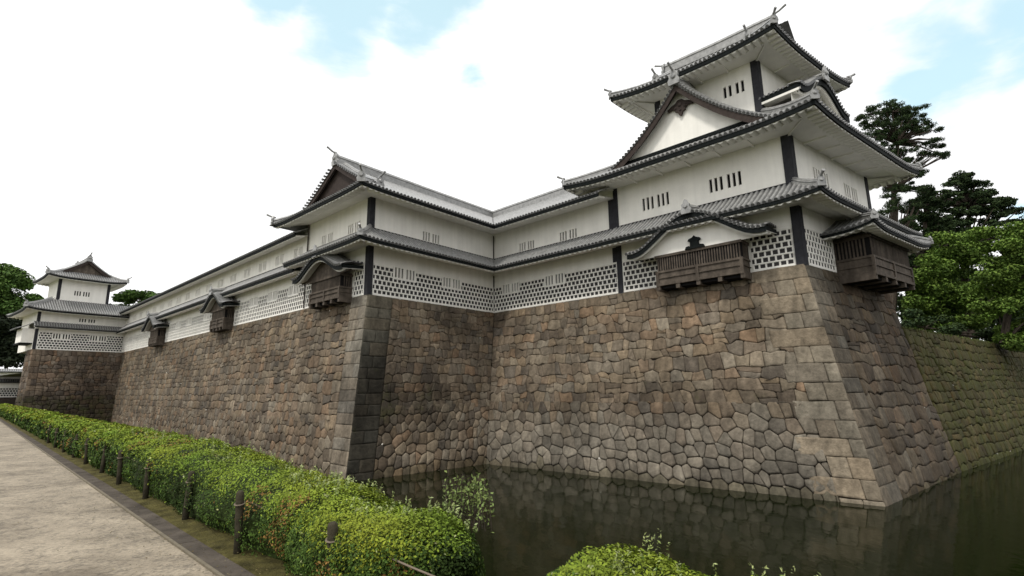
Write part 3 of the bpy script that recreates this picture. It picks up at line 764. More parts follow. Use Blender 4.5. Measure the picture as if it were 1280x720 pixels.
# wall under the far turret
fw = thing('stone_wall', 'dark brown stone wall carrying the small far turret, at the far end of the long wall', 'stone wall', (L5.x, L5.y, 0))
Fa, Fb = V((L5.x, L5.y, 0)) + S5.n * 2.0 - S5.d * .5, V((PL.x, PL.y, 0)) + S5.n * 2.0 + n1o * .4
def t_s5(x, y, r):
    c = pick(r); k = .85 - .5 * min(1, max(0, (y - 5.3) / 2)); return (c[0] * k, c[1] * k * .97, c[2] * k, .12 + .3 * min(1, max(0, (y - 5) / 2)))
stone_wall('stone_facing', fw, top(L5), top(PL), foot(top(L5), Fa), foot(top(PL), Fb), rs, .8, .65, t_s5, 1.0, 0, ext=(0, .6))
e5 = L5 + V((-S5.n.y, S5.n.x, 0)) * 0
sideS5 = -S5.n * 3.5
LB = L5 + sideS5
stone_wall('stone_facing', fw, top(LB), top(L5), foot(top(LB), V((LB.x, LB.y, 0)) - S5.d * .5), foot(top(L5), Fa), rs, 1.0, .8, t_s5, 0, 1.0)
# lower mossy wall running on from the turret base
mw = thing('stone_wall', 'low moss covered stone wall right of the big turret with grass along its top', 'stone wall', (E4.x, E4.y, 0))
ZM = ZT - 2.75
k_ = 1 - (ZM / ZT)
MA = V((E4.x, E4.y, ZM)) + S4.n * 2.35 * k_; ME = C3 + d4 * 78; MB_ = V((ME.x, ME.y, ZM - .3)) + S4.n * .6
FE = V((ME.x, ME.y, 0)) + S4.n * 2.4
def t_s6(x, y, r):
    c = pick(r); k = .44; return (c[0] * k, c[1] * k * 1.02, c[2] * k * .7, .40 + .25 * r.random())
stone_wall('stone_facing', mw, MA, MB_, foot(MA, F4), foot(MB_, FE), rs, .95, .62, t_s6, gapf=lambda x, y: .018, bulf=lambda x, y: .05)
# the end face of the turret base above the mossy wall
ef = MB()
RA, RB = top(E4), top(E4) - S4.n * 8
stone_wall('x', walls, RB, RA, V((RB.x, RB.y, ZM - .6)) + d4 * .9, V((MA.x, MA.y, ZM - .6)) + d4 * .5, rs, .9, .7, t_s4)

# ------------------------------------------------------------------ corner turret (three storeys, rhombic plan)
tw = thing('corner_turret', 'large white three storey castle turret with tiered grey tiled roofs on the right corner', 'turret', (C3.x, C3.y, ZT))
ring = [TF, TR_, TK, TL_]
mts = [(mitre(ring[i - 1], ring[i])[1], mitre(ring[i], ring[(i + 1) % 4])[0]) for i in range(4)]
def lohi(i): a, b = mts[i]; rn = ring[i]; return (lambda o: a * o), (lambda o: rn.L + b * o)
def turret_body():
    # first storey
    for i, rn in ((0, TF), (1, TR_)):
        mb = MB()
        panel(mb, rn, 0, rn.L, -.06, 3.5, 0); mb.build('wall', MT['plaster'], tw)
    for rn in (TK, TL_):
        mb = MB(); panel(mb, rn, 0, rn.L, -2.7, 3.5, 0); mb.build('wall', MT['plaster'], tw)
    lattice(tw, TF, .45, 3.3); lattice(tw, TF, 9.0, TF.L - .42)
    lattice(tw, TR_, .45, 3.9); lattice(tw, TR_, 10.2, 10.95)
    post(tw, TF, TF.L, TR_, 0, -.04, 3.35, .40); post(tw, None, 0, TF, .02, -.04, 3.35, .36)
    # second storey
    holesF = [window(tw, TF, x, 5.42, 6.30, 1.95, .012) for x in (3.2, 7.9)]
    holesR = [window(tw, TR_, x, 5.42, 6.30, 1.95, .012) for x in (3.6, 7.9)]
    for rn, hs in ((TF, holesF), (TR_, holesR), (TK, []), (TL_, [])):
        mb = MB(); panel(mb, rn, 0, rn.L, 3.4, 8.0, 0, hs); mb.build('wall', MT['plaster'], tw)
    post(tw, TF, TF.L, TR_, 0, 4.6, 7.75, .44); post(tw, TL_, TL_.L, TF, 0, 4.6, 7.75, .3); post(tw, TR_, TR_.L, TK, 0, 4.6, 7.75, .4)
    # third storey, set back
    k = -2.2; r3 = []
    for i, rn in enumerate(ring):
        lo, hi = lohi(i); r3.append(Run(rn.p + rn.n * k + rn.d * lo(k), rn.d, hi(k) - lo(k)))
    w3 = [(0, 4.35), (0, 1.7), (1, 2.0), (1, 4.4)]
    for i, rn in enumerate(r3):
        hs = [window(tw, rn, rn.L * f, 12.55, 13.35, 1.35, .012, n=2) for f in ((.3, .78) if i < 1 else ())]
        mb = MB(); panel(mb, rn, 0, rn.L, 9.4, 14.75, 0, hs); mb.build('wall', MT['plaster'], tw)
    for i in range(4): post(tw, r3[i - 1], r3[i - 1].L, r3[i], 0, 9.6, 14.55, .40)
    return r3
r3 = turret_body()
def turret_roofs():
    # first skirt
    tiles = MB(); parts = []
    zf = profile(2.0, 3.32, 0, 4.72, .15)
    ups = {0: (0, .22), 1: (.22, .15)}
    for i in (0, 1):
        lo, hi = lohi(i)
        if i == 0: lo = lambda o: 0.0
        pos = slope(tiles, ring[i], lo, hi, 2.0, 0, zf, ups[i], 2.6)
        parts.append((ring[i], lo, hi, pos, ups[i]))
    ridge_mb(tiles, [parts[0][3](parts[0][2](o), o, .02) for o in (1.95, 1.3, .6, 0)], .26, .2, (True, False), True, .55)
    ro = tiles.build('lower_roof', MT['tile'], tw)
    for rn, lo, hi, pos, up in parts: eave(ro, rn, lo, hi, 2.0, 3.32, pos, 0, .28, up=up, uplen=2.6)
    for i in (0, 1): band(tw, ring[i], 0, ring[i].L, 4.70, 0, .10, .04)
    # second roof, ring round the third storey
    tiles = MB(); parts = []; oe = 2.35; zf = profile(oe, 7.78, -2.2, 10.55, .2); up = (.32, .32)
    for i in range(4):
        lo, hi = lohi(i); pos = slope(tiles, ring[i], lo, hi, oe, -2.2, zf, up, 4.0); parts.append((ring[i], lo, hi, pos))
    for rn, lo, hi, pos in parts:
        ridge_mb(tiles, [pos(hi(o), o, .02) for o in (oe - .05, 1.6, .8, 0, -1.1, -2.1)], .30, .24, (True, False), True, .6)
    ro = tiles.build('middle_roof', MT['tile'], tw)
    for rn, lo, hi, pos in parts: eave(ro, rn, lo, hi, oe, 7.78, pos, 0, .12, up=up, uplen=4.0, beams=1.95, eh=.33)
    # front dormer gable
    pr = concave(5.85, 9.0, 13.75, 22, .5, .0)
    dg = curve_roof(ro, TF, 5.55, pr, -3.4, .72, board=.46, bcol='brown', tymp='plaster', tz=(8.9, .05), name='gable_roof', orn=1.0, verge=1.3, bdepth=.16, white_under=False, droop=.55)
    mb = MB(); mb.box(TF.at(1.0, -.2, 9.05), TF.d * 9.1, TF.n * .45, UP * .22); mb.build('gable_sill', MT['eave'], dg)
    mb = MB()
    sh_ = [(0, 12.25), (.22, 12.2), (.42, 12.0), (.8, 11.86), (1.15, 11.62), (1.05, 11.45), (.72, 11.55), (.5, 11.42), (.42, 11.2), (.22, 11.12), (.12, 10.85), (0, 10.75)]
    sh_ = sh_ + [(-a, b) for a, b in sh_[-2:0:-1]]
    f = [TF.at(5.55 + a * .8, .14, (b - 12.25) * .8 + 12.35) for a, b in sh_]; g_ = [p + TF.n * .10 for p in f]; m_ = len(f)
    mb.add(f + g_, [tuple(range(m_, 2 * m_))] + [(i, (i + 1) % m_, m_ + (i + 1) % m_, m_ + i) for i in range(m_)])
    for a, b, r in ((0, 11.75, .16), (-.42, 11.55, .12), (.42, 11.55, .12), (0, 11.3, .1)):
        c = TF.at(5.55 + a * .8, .24, (b - 12.25) * .8 + 12.35); mb.tube([c, c + TF.n * .06], [r, r * .6], 9)
    mb.build('gable_pendant', MT['brown'], dg)
    # bell gable on the side
    sg = curve_roof(ro, TR_, 5.3, karahafu(3.5, 11.35, 12.9), -2.6, .3, board=.34, droop=.1, tz=(9.3, -.35), name='gable_roof', orn=.9)
    # top roof: hip-and-gable
    tiles = MB(); oe = -.05; g = 2.2; ot = -5.4; zf = profile(oe, 14.55, ot, 18.35, .22); up = (.42, .42); parts = []
    for i in range(4):
        lo_, hi_ = lohi(i)
        if i in (0, 2):
            lo = lambda o, f=lo_: f(max(o, oe - g)) - (.0 if o > oe - g else .35); hi = lambda o, f=hi_: f(max(o, oe - g)) + (.0 if o > oe - g else .35)
            pos = slope(tiles, ring[i], lo, hi, oe, ot, zf, up, 4.2, no=14)
        else:
            lo, hi = lo_, hi_; pos = slope(tiles, ring[i], lo, hi, oe, oe - g, zf, up, 4.2)
        parts.append((ring[i], lo_, hi_, pos))
    for rn, lo, hi, pos in parts:
        ridge_mb(tiles, [pos(hi(o), o, .02) for o in (oe - .05, oe - .7, oe - 1.4, oe - g)], .30, .24, (True, False), True, .6)
    xg0, xg1 = lohi(0)[0](oe - g) - .3, lohi(0)[1](oe - g) + .3
    P0 = parts[0][3]
    for x in (xg0 + .55, xg1 - .55): ridge_mb(tiles, [P0(x, o, .03) for o in (oe - g + .3, oe - g - 1, oe - g - 2, ot)], .28, .26, (True, False), True, .7)
    ridge_mb(tiles, [TF.at(xg0 - .2, ot, 18.42), TF.at((xg0 + xg1) / 2, ot, 18.36), TF.at(xg1 + .2, ot, 18.42)], .45, .75, (True, True), True, 1.1)
    ro = tiles.build('top_roof', MT['tile'], tw)
    for rn, lo, hi, pos in parts: eave(ro, rn, lo, hi, oe, 14.55, pos, -2.2, .10, up=up, uplen=4.2, beams=1.9, eh=.34)
    for x, sg_ in ((xg0 + .4, -1), (xg1 - .4, 1)):
        mb = MB(); os_ = [oe - g + (ot - oe + g) * j / 8 for j in range(9)]
        fr = [TF.at(x, o, zf(o)) for o in os_]; bk = [TF.at(x, 2 * ot - o, zf(o)) for o in os_[:-1]][::-1]
        mb.add(fr + bk, [tuple(range(len(fr) + len(bk)))]); mb.build('gable_wall', MT['plaster'], ro)
        mb = MB(); q = TF.d * (.3 * sg_)
        mb.grid([[p + q + UP * .02 for p in fr + bk], [p + q - UP * .5 for p in fr + bk]]); mb.grid([[p + q - UP * .5 for p in fr + bk], [p - UP * .5 for p in fr + bk]]); mb.build('bargeboard', MT['brown'], ro)
turret_roofs()
drop_bay(tw, TF, 3.55, 8.85, 1.15, -.22, 1.62, 8.6, 1.95, 1.95, 3.75, ornament=True, board=.3)
drop_bay(tw, TR_, 3.95, 10.0, 1.95, -.45, 1.75, 9.2, 2.8, 2.05, 3.9, hip=True)

# ------------------------------------------------------------------ corner gallery: end block + S2 wing + S3 wing
ga = thing('corner_gallery', 'white two storey castle gallery bending round the inner corner left of the large turret', 'castle gallery', (C1.x, C1.y, ZT))
SB = Run(S1.at(BLK, 0, -ZT), S1.d, S1.L - BLK)
S3g = Run(C2, S3.d, 12.45)
D = 9.0
gal = [SB, S2, S3g]
def gallery():
    m12 = mitre(SB, S2); m23 = mitre(S2, S3g)
    lohis = [((lambda o: 0.), (lambda o: SB.L + m12[0] * o)), ((lambda o: m12[1] * o), (lambda o: S2.L + m23[0] * o)), ((lambda o: m23[1] * o), (lambda o: S3g.L))]
    wins1 = {0: [], 1: [3.05, 7.65], 2: [2.05, 6.75]}; wins2 = {0: [3.0, 6.9], 1: [5.5], 2: [3.9, 8.2]}
    ends = {0: (6.9, 8.6), 1: (.40, S2.L - .05), 2: (.05, 12.45 - .02)}
    for i, rn in enumerate(gal):
        h1 = [window(ga, rn, x, 1.50, 2.22, 1.75, .075, frame=.14) for x in wins1[i]]
        mb = MB(); panel(mb, rn, 0, rn.L, -.06, 3.6, 0, [(a + .03, b - .03, c + .03, d - .03) for a, b, c, d in h1]); mb.build('wall', MT['plaster'], ga)
        hl = [(a - .01, b + .01, c - .01, 3) for a, b, c, d in h1]
        if i == 0: lattice(ga, rn, .1, 2.6); lattice(ga, rn, 7.2, rn.L - .40)
        else: lattice(ga, rn, *ends[i], holes=hl)
        h2 = [window(ga, rn, x, 4.80, 5.50, 1.62, .012) for x in wins2[i]]
        mb = MB(); panel(mb, rn, 0, rn.L, 3.5, 7.1, 0, h2); mb.build('wall', MT['plaster'], ga)
        band(ga, rn, .0, rn.L, 4.66, 0, .09, .04)
    mb = MB(); e = Run(SB.at(0, 0, -ZT), -SB.n, D); panel(mb, Run(e.p, e.d, D), 0, D, 3.4, 7.1, 0)
    mb.build('wall', MT['plaster'], ga)
    post(ga, SB, SB.L, S2, 0, -.04, 3.42, .36); post(ga, SB, SB.L, S2, 0, 4.6, 6.95, .36); post(ga, S3g, S3g.L - .01, None, 0, -.04, 3.3, .34); post(ga, S3g, S3g.L - .01, None, 0, 4.6, 6.9, .5)
    # skirt roof
    tiles = MB(); parts = []; zf = profile(1.95, 3.32, 0, 4.68, .15); ups = [(0, .08), (.08, 0), (0, 0)]
    for i, rn in enumerate(gal):
        lo, hi = lohis[i]; pos = slope(tiles, rn, lo, hi, 1.95, 0, zf, ups[i], 2.2); parts.append((rn, lo, hi, pos, ups[i]))
    ridge_mb(tiles, [parts[0][3](parts[0][2](o), o, .02) for o in (1.9, 1.3, .6, 0)], .26, .18, (True, False), True, .5)
    ro = tiles.build('lower_roof', MT['tile'], ga)
    for rn, lo, hi, pos, up in parts: eave(ro, rn, lo, hi, 1.95, 3.32, pos, 0, .3, up=up, uplen=2.2)
    # main roof; the wing along S2 has a gable above the end block
    tiles = MB(); oe, ot, ze, zt, g = 2.1, -4.5, 6.86, 10.75, 2.15; zf = profile(oe, ze, ot, zt, .16)
    lo2 = lambda o: m12[1] * max(o, oe - g) - (0 if o > oe - g else .45)
    hi2 = lohis[1][1]
    p2 = slope(tiles, S2, lo2, hi2, oe, ot, zf, (.10, 0), 3, no=12, cap=True)
    p3 = slope(tiles, S3g, lohis[2][0], lambda o: 12.45 + (.0 if o > 0 else .0), oe, ot, zf, no=12)
    SBx = Run(SB.p - SB.d * 2.1, SB.d, SB.L + 2.1)
    loB = lambda o: (oe - o) - 0.0; hiB = lambda o: SBx.L + m12[0] * o
    pB = slope(tiles, SBx, loB, hiB, oe, oe - g, zf, (.12, .10), 3)
    # far slopes of the wings
    back2 = Run(S2.at(0, -9.0, -ZT), S2.d, S2.L, n=-S2.n)
    slope(tiles, back2, lambda o: -.4 if o < oe - g else -(o), lambda o: S2.L + 8, oe, ot, zf, ribs=False)
    back3 = Run(S3g.at(0, -9.0, -ZT), S3g.d, S3g.L, n=-S3g.n)
    slope(tiles, back3, lambda o: -9, lambda o: 12.45, oe, ot, zf, ribs=False)
    # ridges
    xr0 = -.25; xr1 = S2.L + m23[0] * ot
    ridge_mb(tiles, [S2.at(xr0, ot, zt + .05), S2.at(xr1 * .5, ot, zt), S2.at(xr1, ot, zt)], .42, .62, (True, False), True, 1.0)
    ridge_mb(tiles, [S3g.at(m23[1] * ot, ot, zt), S3g.at(6, ot, zt), S3g.at(13.5, ot, zt)], .42, .62)
    ridge_mb(tiles, [p2(m12[1] * o, o, .03) for o in (oe - .05, oe - .8, oe - 1.5, oe - g)], .30, .28, (True, False), True, .75)
    ridge_mb(tiles, [pB(loB(o), o, .03) for o in (oe - .05, oe - .8, oe - 1.5, oe - g)], .30, .28, (True, False), True, .75)
    xk = lo2(oe - g - .1) + .75
    ridge_mb(tiles, [p2(xk, o, .03) for o in (oe - g + .45, oe - g - 1, oe - g - 2.5, ot)], .30, .28, (True, False), True, .8)
    ro = tiles.build('upper_roof', MT['tile'], ga)
    eave(ro, S2, lambda o: m12[1] * o, hi2, oe, ze, p2, 0, .3, up=(.10, 0), uplen=3)
    eave(ro, S3g, lohis[2][0], lohis[2][1], oe, ze, p3, 0, .3)
    eave(ro, SBx, lambda o: 2.1 - o, hiB, oe, ze, pB, 0, .3, up=(.12, .10), uplen=3)
    # gable over the block
    gx = lo2(oe - g - .1); os_ = [oe - g + (ot - oe + g) * j / 8 for j in range(9)]
    fr = [S2.at(gx + .40, o, zf(o)) for o in os_]; bk = [S2.at(gx + .40, 2 * ot - o, zf(o)) for o in os_[:-1]][::-1]
    mb = MB(); mb.add(fr + bk, [tuple(range(len(fr) + len(bk)))]); mb.build('gable_wall', MT['brown'], ro)
    mb = MB(); q = S2.d * -.36
    ln = fr + bk
    mb.grid([[p + q + UP * .02 for p in ln], [p + q - UP * .42 for p in ln]]); mb.grid([[p + q - UP * .42 for p in ln], [p + q * .6 - UP * .42 for p in ln]]); mb.grid([[p + q * .6 for p in ln], [p + q * .6 - UP * .42 for p in ln]])
    mb.build('bargeboard', MT['brown'], ro)
    # verge tiles along the rake, both sides
    mb = MB()
    for seq in (fr, bk[::-1]):
        for a, b in zip(seq[:-1], seq[1:]):
            L = (b - a).length; m = max(1, round(L / .28))
            for j in range(m):
                p = a.lerp(b, (j + .5) / m); mb.rib([p - S2.d * .52 + UP * .08, p - S2.d * .2 + UP * .14, p + S2.d * .35 + UP * .13], (b - a).normalized(), .085)
    mb.build('verge_tiles', MT['tile'], ro)
    # inner corner drain
    mb = MB(); a, b = C2 + (S2.n + S3g.n) * .06 + UP * (ZT + .05), C2 + (S2.n + S3g.n) * .06 + UP * (ZT + 3.2)
    mb.tube([a, b], .05, 8); mb.build('downpipe', MT['pipe'], ga)
    mb = MB(); mb.tube([a + UP * 4.7, b + UP * 3.6], .05, 8); mb.build('downpipe', MT['pipe'], ga)
    mb = MB(); a = SB.at(.02, .10, .05); mb.tube([a, a + UP * 3.0], .06, 8); mb.build('downpipe', MT['pipe'], ga)
    mb = MB(); mb.tube([a + UP * 4.6, a + UP * 6.9], .06, 8); mb.build('downpipe', MT['pipe'], ga)
gallery()
drop_bay(ga, SB, 2.75, 7.0, .95, -.12, 1.5, 7.2, 1.75, 1.8, 3.0, tymp='wood')

# ------------------------------------------------------------------ long gallery on S1
lg = thing('long_gallery', 'very long low white castle gallery running away to the far turret on the left', 'castle gallery', (PL.x + 20, PL.y - 20, ZT))
SG = Run(PL, S1.d, BLK)
def long_gallery():
    bays = [(BLK + 9 - 25.6, 3.6), (BLK + 9 - 48.4, 3.6)]
    bw = [(c - w / 2 - .1, c + w / 2 + .1) for c, w in bays]
    w1 = [x for x in (2.5, 6.5, 15.5, 19, 23.5, 27.5, 31.5, 37.5, 41.5, 46, 50, 54, 58)]
    h1 = [window(lg, SG, x, 1.45, 2.2, 1.7, .075, frame=.14) for x in w1 if not any(a - 1 < x < b + 1 for a, b in bw)]
    mb = MB(); panel(mb, SG, 0, SG.L + .01, -.06, 3.4, 0, [(a + .03, b - .03, c + .03, d - .03) for a, b, c, d in h1]); mb.build('wall', MT['plaster'], lg)
    hl = [(a - .01, b + .01, c - .01, 3) for a, b, c, d in h1]
    x = .1
    for a, b in sorted(bw) + [(SG.L - .1, 0)]:
        lattice(lg, SG, x, a, [h for h in hl if x < h[0] < a]); x = b
    h2 = [window(lg, SG, 1.5 + 3.55 * k, 4.55, 5.35, 1.5, .012) for k in range(17)]
    mb = MB(); panel(mb, SG, 0, SG.L + .01, 3.3, 6.5, 0, h2); mb.build('wall', MT['plaster'], lg)
    band(lg, SG, 0, SG.L, 4.22, 0, .09, .04)
    tiles = MB(); lo = lambda o: -.0; hi = lambda o: SG.L
    z1 = profile(1.2, 3.12, 0, 4.2, .1); p1 = slope(tiles, SG, lo, hi, 1.2, 0, z1, nx=4)
    ro = tiles.build('lower_roof', MT['tile'], lg); eave(ro, SG, lo, hi, 1.2, 3.12, p1, 0, .22)
    tiles = MB(); z2 = profile(1.25, 6.02, -3.4, 8.6, .1); p2 = slope(tiles, SG, lambda o: -.0, lambda o: SG.L + .0, 1.25, -3.4, z2, nx=4)
    bk = Run(SG.at(0, -6.8, -ZT), SG.d, SG.L, n=-SG.n); slope(tiles, bk, lambda o: 0, lambda o: SG.L, 1.25, -3.4, z2, ribs=False, nx=4)
    ridge_mb(tiles, [SG.at(0, -3.4, 8.6), SG.at(SG.L / 2, -3.4, 8.6), SG.at(SG.L, -3.4, 8.6)], .4, .5)
    ro = tiles.build('upper_roof', MT['tile'], lg); eave(ro, SG, lambda o: 0, lambda o: SG.L, 1.25, 6.02, p2, 0, .25)
    for c, w in bays: drop_bay(lg, SG, c - w / 2, c + w / 2, .9, -.12, 1.6, 6.2, 1.65, 1.85, 3.1, tymp='wood')
long_gallery()

# ------------------------------------------------------------------ far turret
ft = thing('far_turret', 'small white far turret with gabled grey roof at the left end of the gallery', 'turret', (L5.x, L5.y, ZT))
def far_turret():
    W, DP = 10.5, 10.0
    A = Run(L5, S5.d, W); B = Run(L5 - S5.n * DP, S5.n.copy(), DP, n=-S5.d)      # front and left side
    Cc = Run(PL - S5.n * DP, -S5.d, W, n=-S5.n); Dd = Run(PL, -S5.n, DP, n=S5.d.copy())
    rr = [A, Dd, Cc, B]
    hf = [window(ft, A, x, 1.6, 2.3, 1.9, .075, frame=.12) for x in (2.9, 7.2)]
    h2 = [window(ft, A, 5.6, 4.25, 4.75, 1.9, .012)]
    for i, rn in enumerate(rr):
        mb = MB(); panel(mb, rn, 0, rn.L, -.06, 5.6, 0, [(a + .03, b - .03, c + .03, d - .03) for a, b, c, d in hf] + h2 if i == 0 else []); mb.build('wall', MT['plaster'], ft)
    lattice(ft, A, .4, W - .05, [(a - .01, b + .01, c - .01, d + .01) for a, b, c, d in hf], rows=7, pitch=.345)
    post(ft, B, DP, A, 0, -.04, 2.9, .3); post(ft, B, DP, A, 0, 3.8, 5.3, .3)
    m = 1.0
    lohis = [((lambda o: -o), (lambda o, L=rn.L: L + o)) for rn in rr]
    tiles = MB(); z1 = profile(1.0, 3.15, 0, 3.9, .1)
    slope(tiles, A, lambda o: -.3, lambda o: W, 1.0, 0, z1)
    ro = tiles.build('lower_roof', MT['tile'], ft); eave(ro, A, lambda o: -.3, lambda o: W, 1.0, 3.15, None, 0, .2, eh=.2)
    # main roof ring
    up = (.35, .35); tiles = MB(); z2 = profile(1.7, 5.45, -1.9, 7.75, .2); ps = []
    for i, rn in enumerate(rr):
        lo, hi = lohis[i]
        if i == 0: hi = lambda o: W + 3.5
        ps.append((rn, lo, hi, slope(tiles, rn, lo, hi, 1.7, -1.9 if i else -1.5, z2, (up[0], 0) if i == 0 else up, 3.5)))
    ridge_mb(tiles, [ps[0][3](-o, o, .03) for o in (1.65, .8, 0, -1.4)], .3, .3, (True, False), True, .8)
    ro = tiles.build('middle_roof', MT['tile'], ft)
    for i, (rn, lo, hi, p) in enumerate(ps): eave(ro, rn, lo, hi, 1.7, 5.45, p, 0, .15, up=(up[0], 0) if i == 0 else up, uplen=3.5)
    # top storey
    k = -1.55; xa, xb = 2.0, 8.2
    A3 = Run(A.at(xa, k, -ZT), A.d, xb - xa); d3_ = 6.0
    B3 = Run(A.at(xa, k - d3_, -ZT), A.n.copy(), d3_, n=-A.d); D3 = Run(A.at(xb, k, -ZT), -A.n, d3_, n=A.d.copy()); C3_ = Run(A.at(xb, k - d3_, -ZT), -A.d, xb - xa, n=-A.n)
    hw = [window(ft, A3, 2.85, 8.35, 9.05, 1.85, .012)]
    for rn, hs in ((A3, hw), (B3, []), (D3, []), (C3_, [])):
        mb = MB(); panel(mb, rn, 0, rn.L, 6.6, 10.9, 0, hs); mb.build('wall', MT['plaster'], ft)
    post(ft, B3, d3_, A3, 0, 7.3, 10.6, .32); post(ft, A3, A3.L, D3, 0, 7.3, 10.6, .32)
    tiles = MB(); oe, ot, g = 1.75, -3.1, 2.0; z3 = profile(oe, 10.72, ot, 14.0, .25); up = (.3, .3)
    pA = slope(tiles, A3, lambda o: -o, lambda o: A3.L + o, oe, oe - g, z3, up, 3)
    pC = slope(tiles, C3_, lambda o: -o, lambda o: C3_.L + o, oe, oe - g, z3, up, 3)
    for rn in (B3, D3):
        lo = lambda o: -max(o, oe - g) - (0 if o > oe - g else .4); hi = lambda o, L=rn.L: L + max(o, oe - g) + (0 if o > oe - g else .4)
        slope(tiles, rn, lo, hi, oe, ot, z3, up, 3, no=12)
    xm = A3.L / 2
    ridge_mb(tiles, [A3.at(xm, oe - g + .45, 14.0), A3.at(xm, -3, 13.95), A3.at(xm, -d3_ - oe + g - .45, 14.0)], .4, .55, (True, True), True, 1.0)
    for x, f in ((-1, -1), (1, 1)):
        ridge_mb(tiles, [A3.at(xm + x * (xm + o), o, z3(o) + .04 + .3 * max(0, (o - .5) / 1.25) ** 2) for o in (1.7, 1.0, .3, oe - g)], .3, .28, (True, False), True, .75)
        ridge_mb(tiles, [A3.at(xm + x * (xm + o), oe - g + .1, z3(o) + .04) for o in (oe - g + .2, -1, -2, ot)], .32, .2, (False, False))
    ro = tiles.build('top_roof', MT['tile'], ft)
    for rn in (A3, B3, D3, C3_): eave(ro, rn, lambda o: -o, lambda o, L=rn.L: L + o, oe, 10.72, None, 0, .15, up=up, uplen=3)
    os_ = [oe - g + (ot - oe + g) * j / 8 for j in range(9)]
    ln = [A3.at(-o, oe - g + .05, z3(o)) for o in os_] + [A3.at(A3.L + o, oe - g + .05, z3(o)) for o in os_[:-1]][::-1]
    mb = MB(); mb.add(ln, [tuple(range(len(ln)))]); mb.build('gable_wall', MT['wood'], ro)
    mb = MB(); q = A3.n * .35; mb.grid([[p + q + UP * .02 for p in ln], [p + q - UP * .5 for p in ln]]); mb.grid([[p + q - UP * .5 for p in ln], [p - UP * .5 for p in ln]]); mb.build('bargeboard', MT['brown'], ro)
    # small white projecting bay on the left side
    mb = MB(); mb.box(B.at(5.4, -.05, .9), B.d * 3.6, B.n * 1.3, UP * 2.0); bay = mb.build('bay', MT['plaster'], ft)
    tiles = MB(); slope(tiles, Run(B.p + B.d * 5.0, B.d, 4.4), lambda o: 0, lambda o: 4.4, 1.9, -.1, profile(1.9, 2.85, -.1, 3.9)); tiles.build('bay_roof', MT['tile'], bay)
    mb = MB(); mb.box(B.at(5.1, -.05, .72), B.d * 4.0, B.n * 1.45, UP * .18); mb.build('bay_sill', MT['eave'], bay)
far_turret()

# ------------------------------------------------------------------ gate wall at the far left
def ray(px, py): return CR * ((px - 640) / FPX) + CU * ((360 - py) / FPX) + CF
def at_y(px, py, y): d = ray(px, py); return V((0, 0, CAMZ)) + d * (y / d.y)
gw = thing('gate_wall', 'white plastered roofed wall with dark lattice at the far left behind the stone corner', 'wall', (*at_y(5, 492, 92).xy, 4.4))
def gate_wall():
    a = at_y(-95, 492, 86); b = at_y(44, 492, 96); a.z = b.z = 0
    rn = Run(a, (b - a).normalized(), (b - a).length); z0 = 5.0 - ZT
    for z, h, o, lat in ((0, 2.55, 0, True), (2.9, 1.5, -1.6, False)):
        mb = MB(); mb.box(rn.at(0, o - .7, z0 + z), rn.d * rn.L, rn.n * .7, UP * h); mb.build('wall', MT['plaster'], gw)
        tiles = MB(); slope(tiles, rn, lambda o_: 0, lambda o_: rn.L, o + .55, o - .35, profile(o + .55, z0 + z + h + .1, o - .35, z0 + z + h + .65)); ro = tiles.build('roof', MT['tile'], gw)
        eave(ro, rn, lambda o_: 0, lambda o_: rn.L, o + .55, z0 + z + h + .1, None, o, .05, eh=.18)
    lattice(gw, rn, .1, rn.L - .1, z0=z0 + .1, rows=4, pitch=.38)
    mb = MB(); mb.box(rn.at(-.2, -1.2, z0 - 2.2), rn.d * (rn.L + .4), rn.n * 1.5, UP * 2.2); mb.build('stone_base', MT['bark'], gw)
gate_wall()

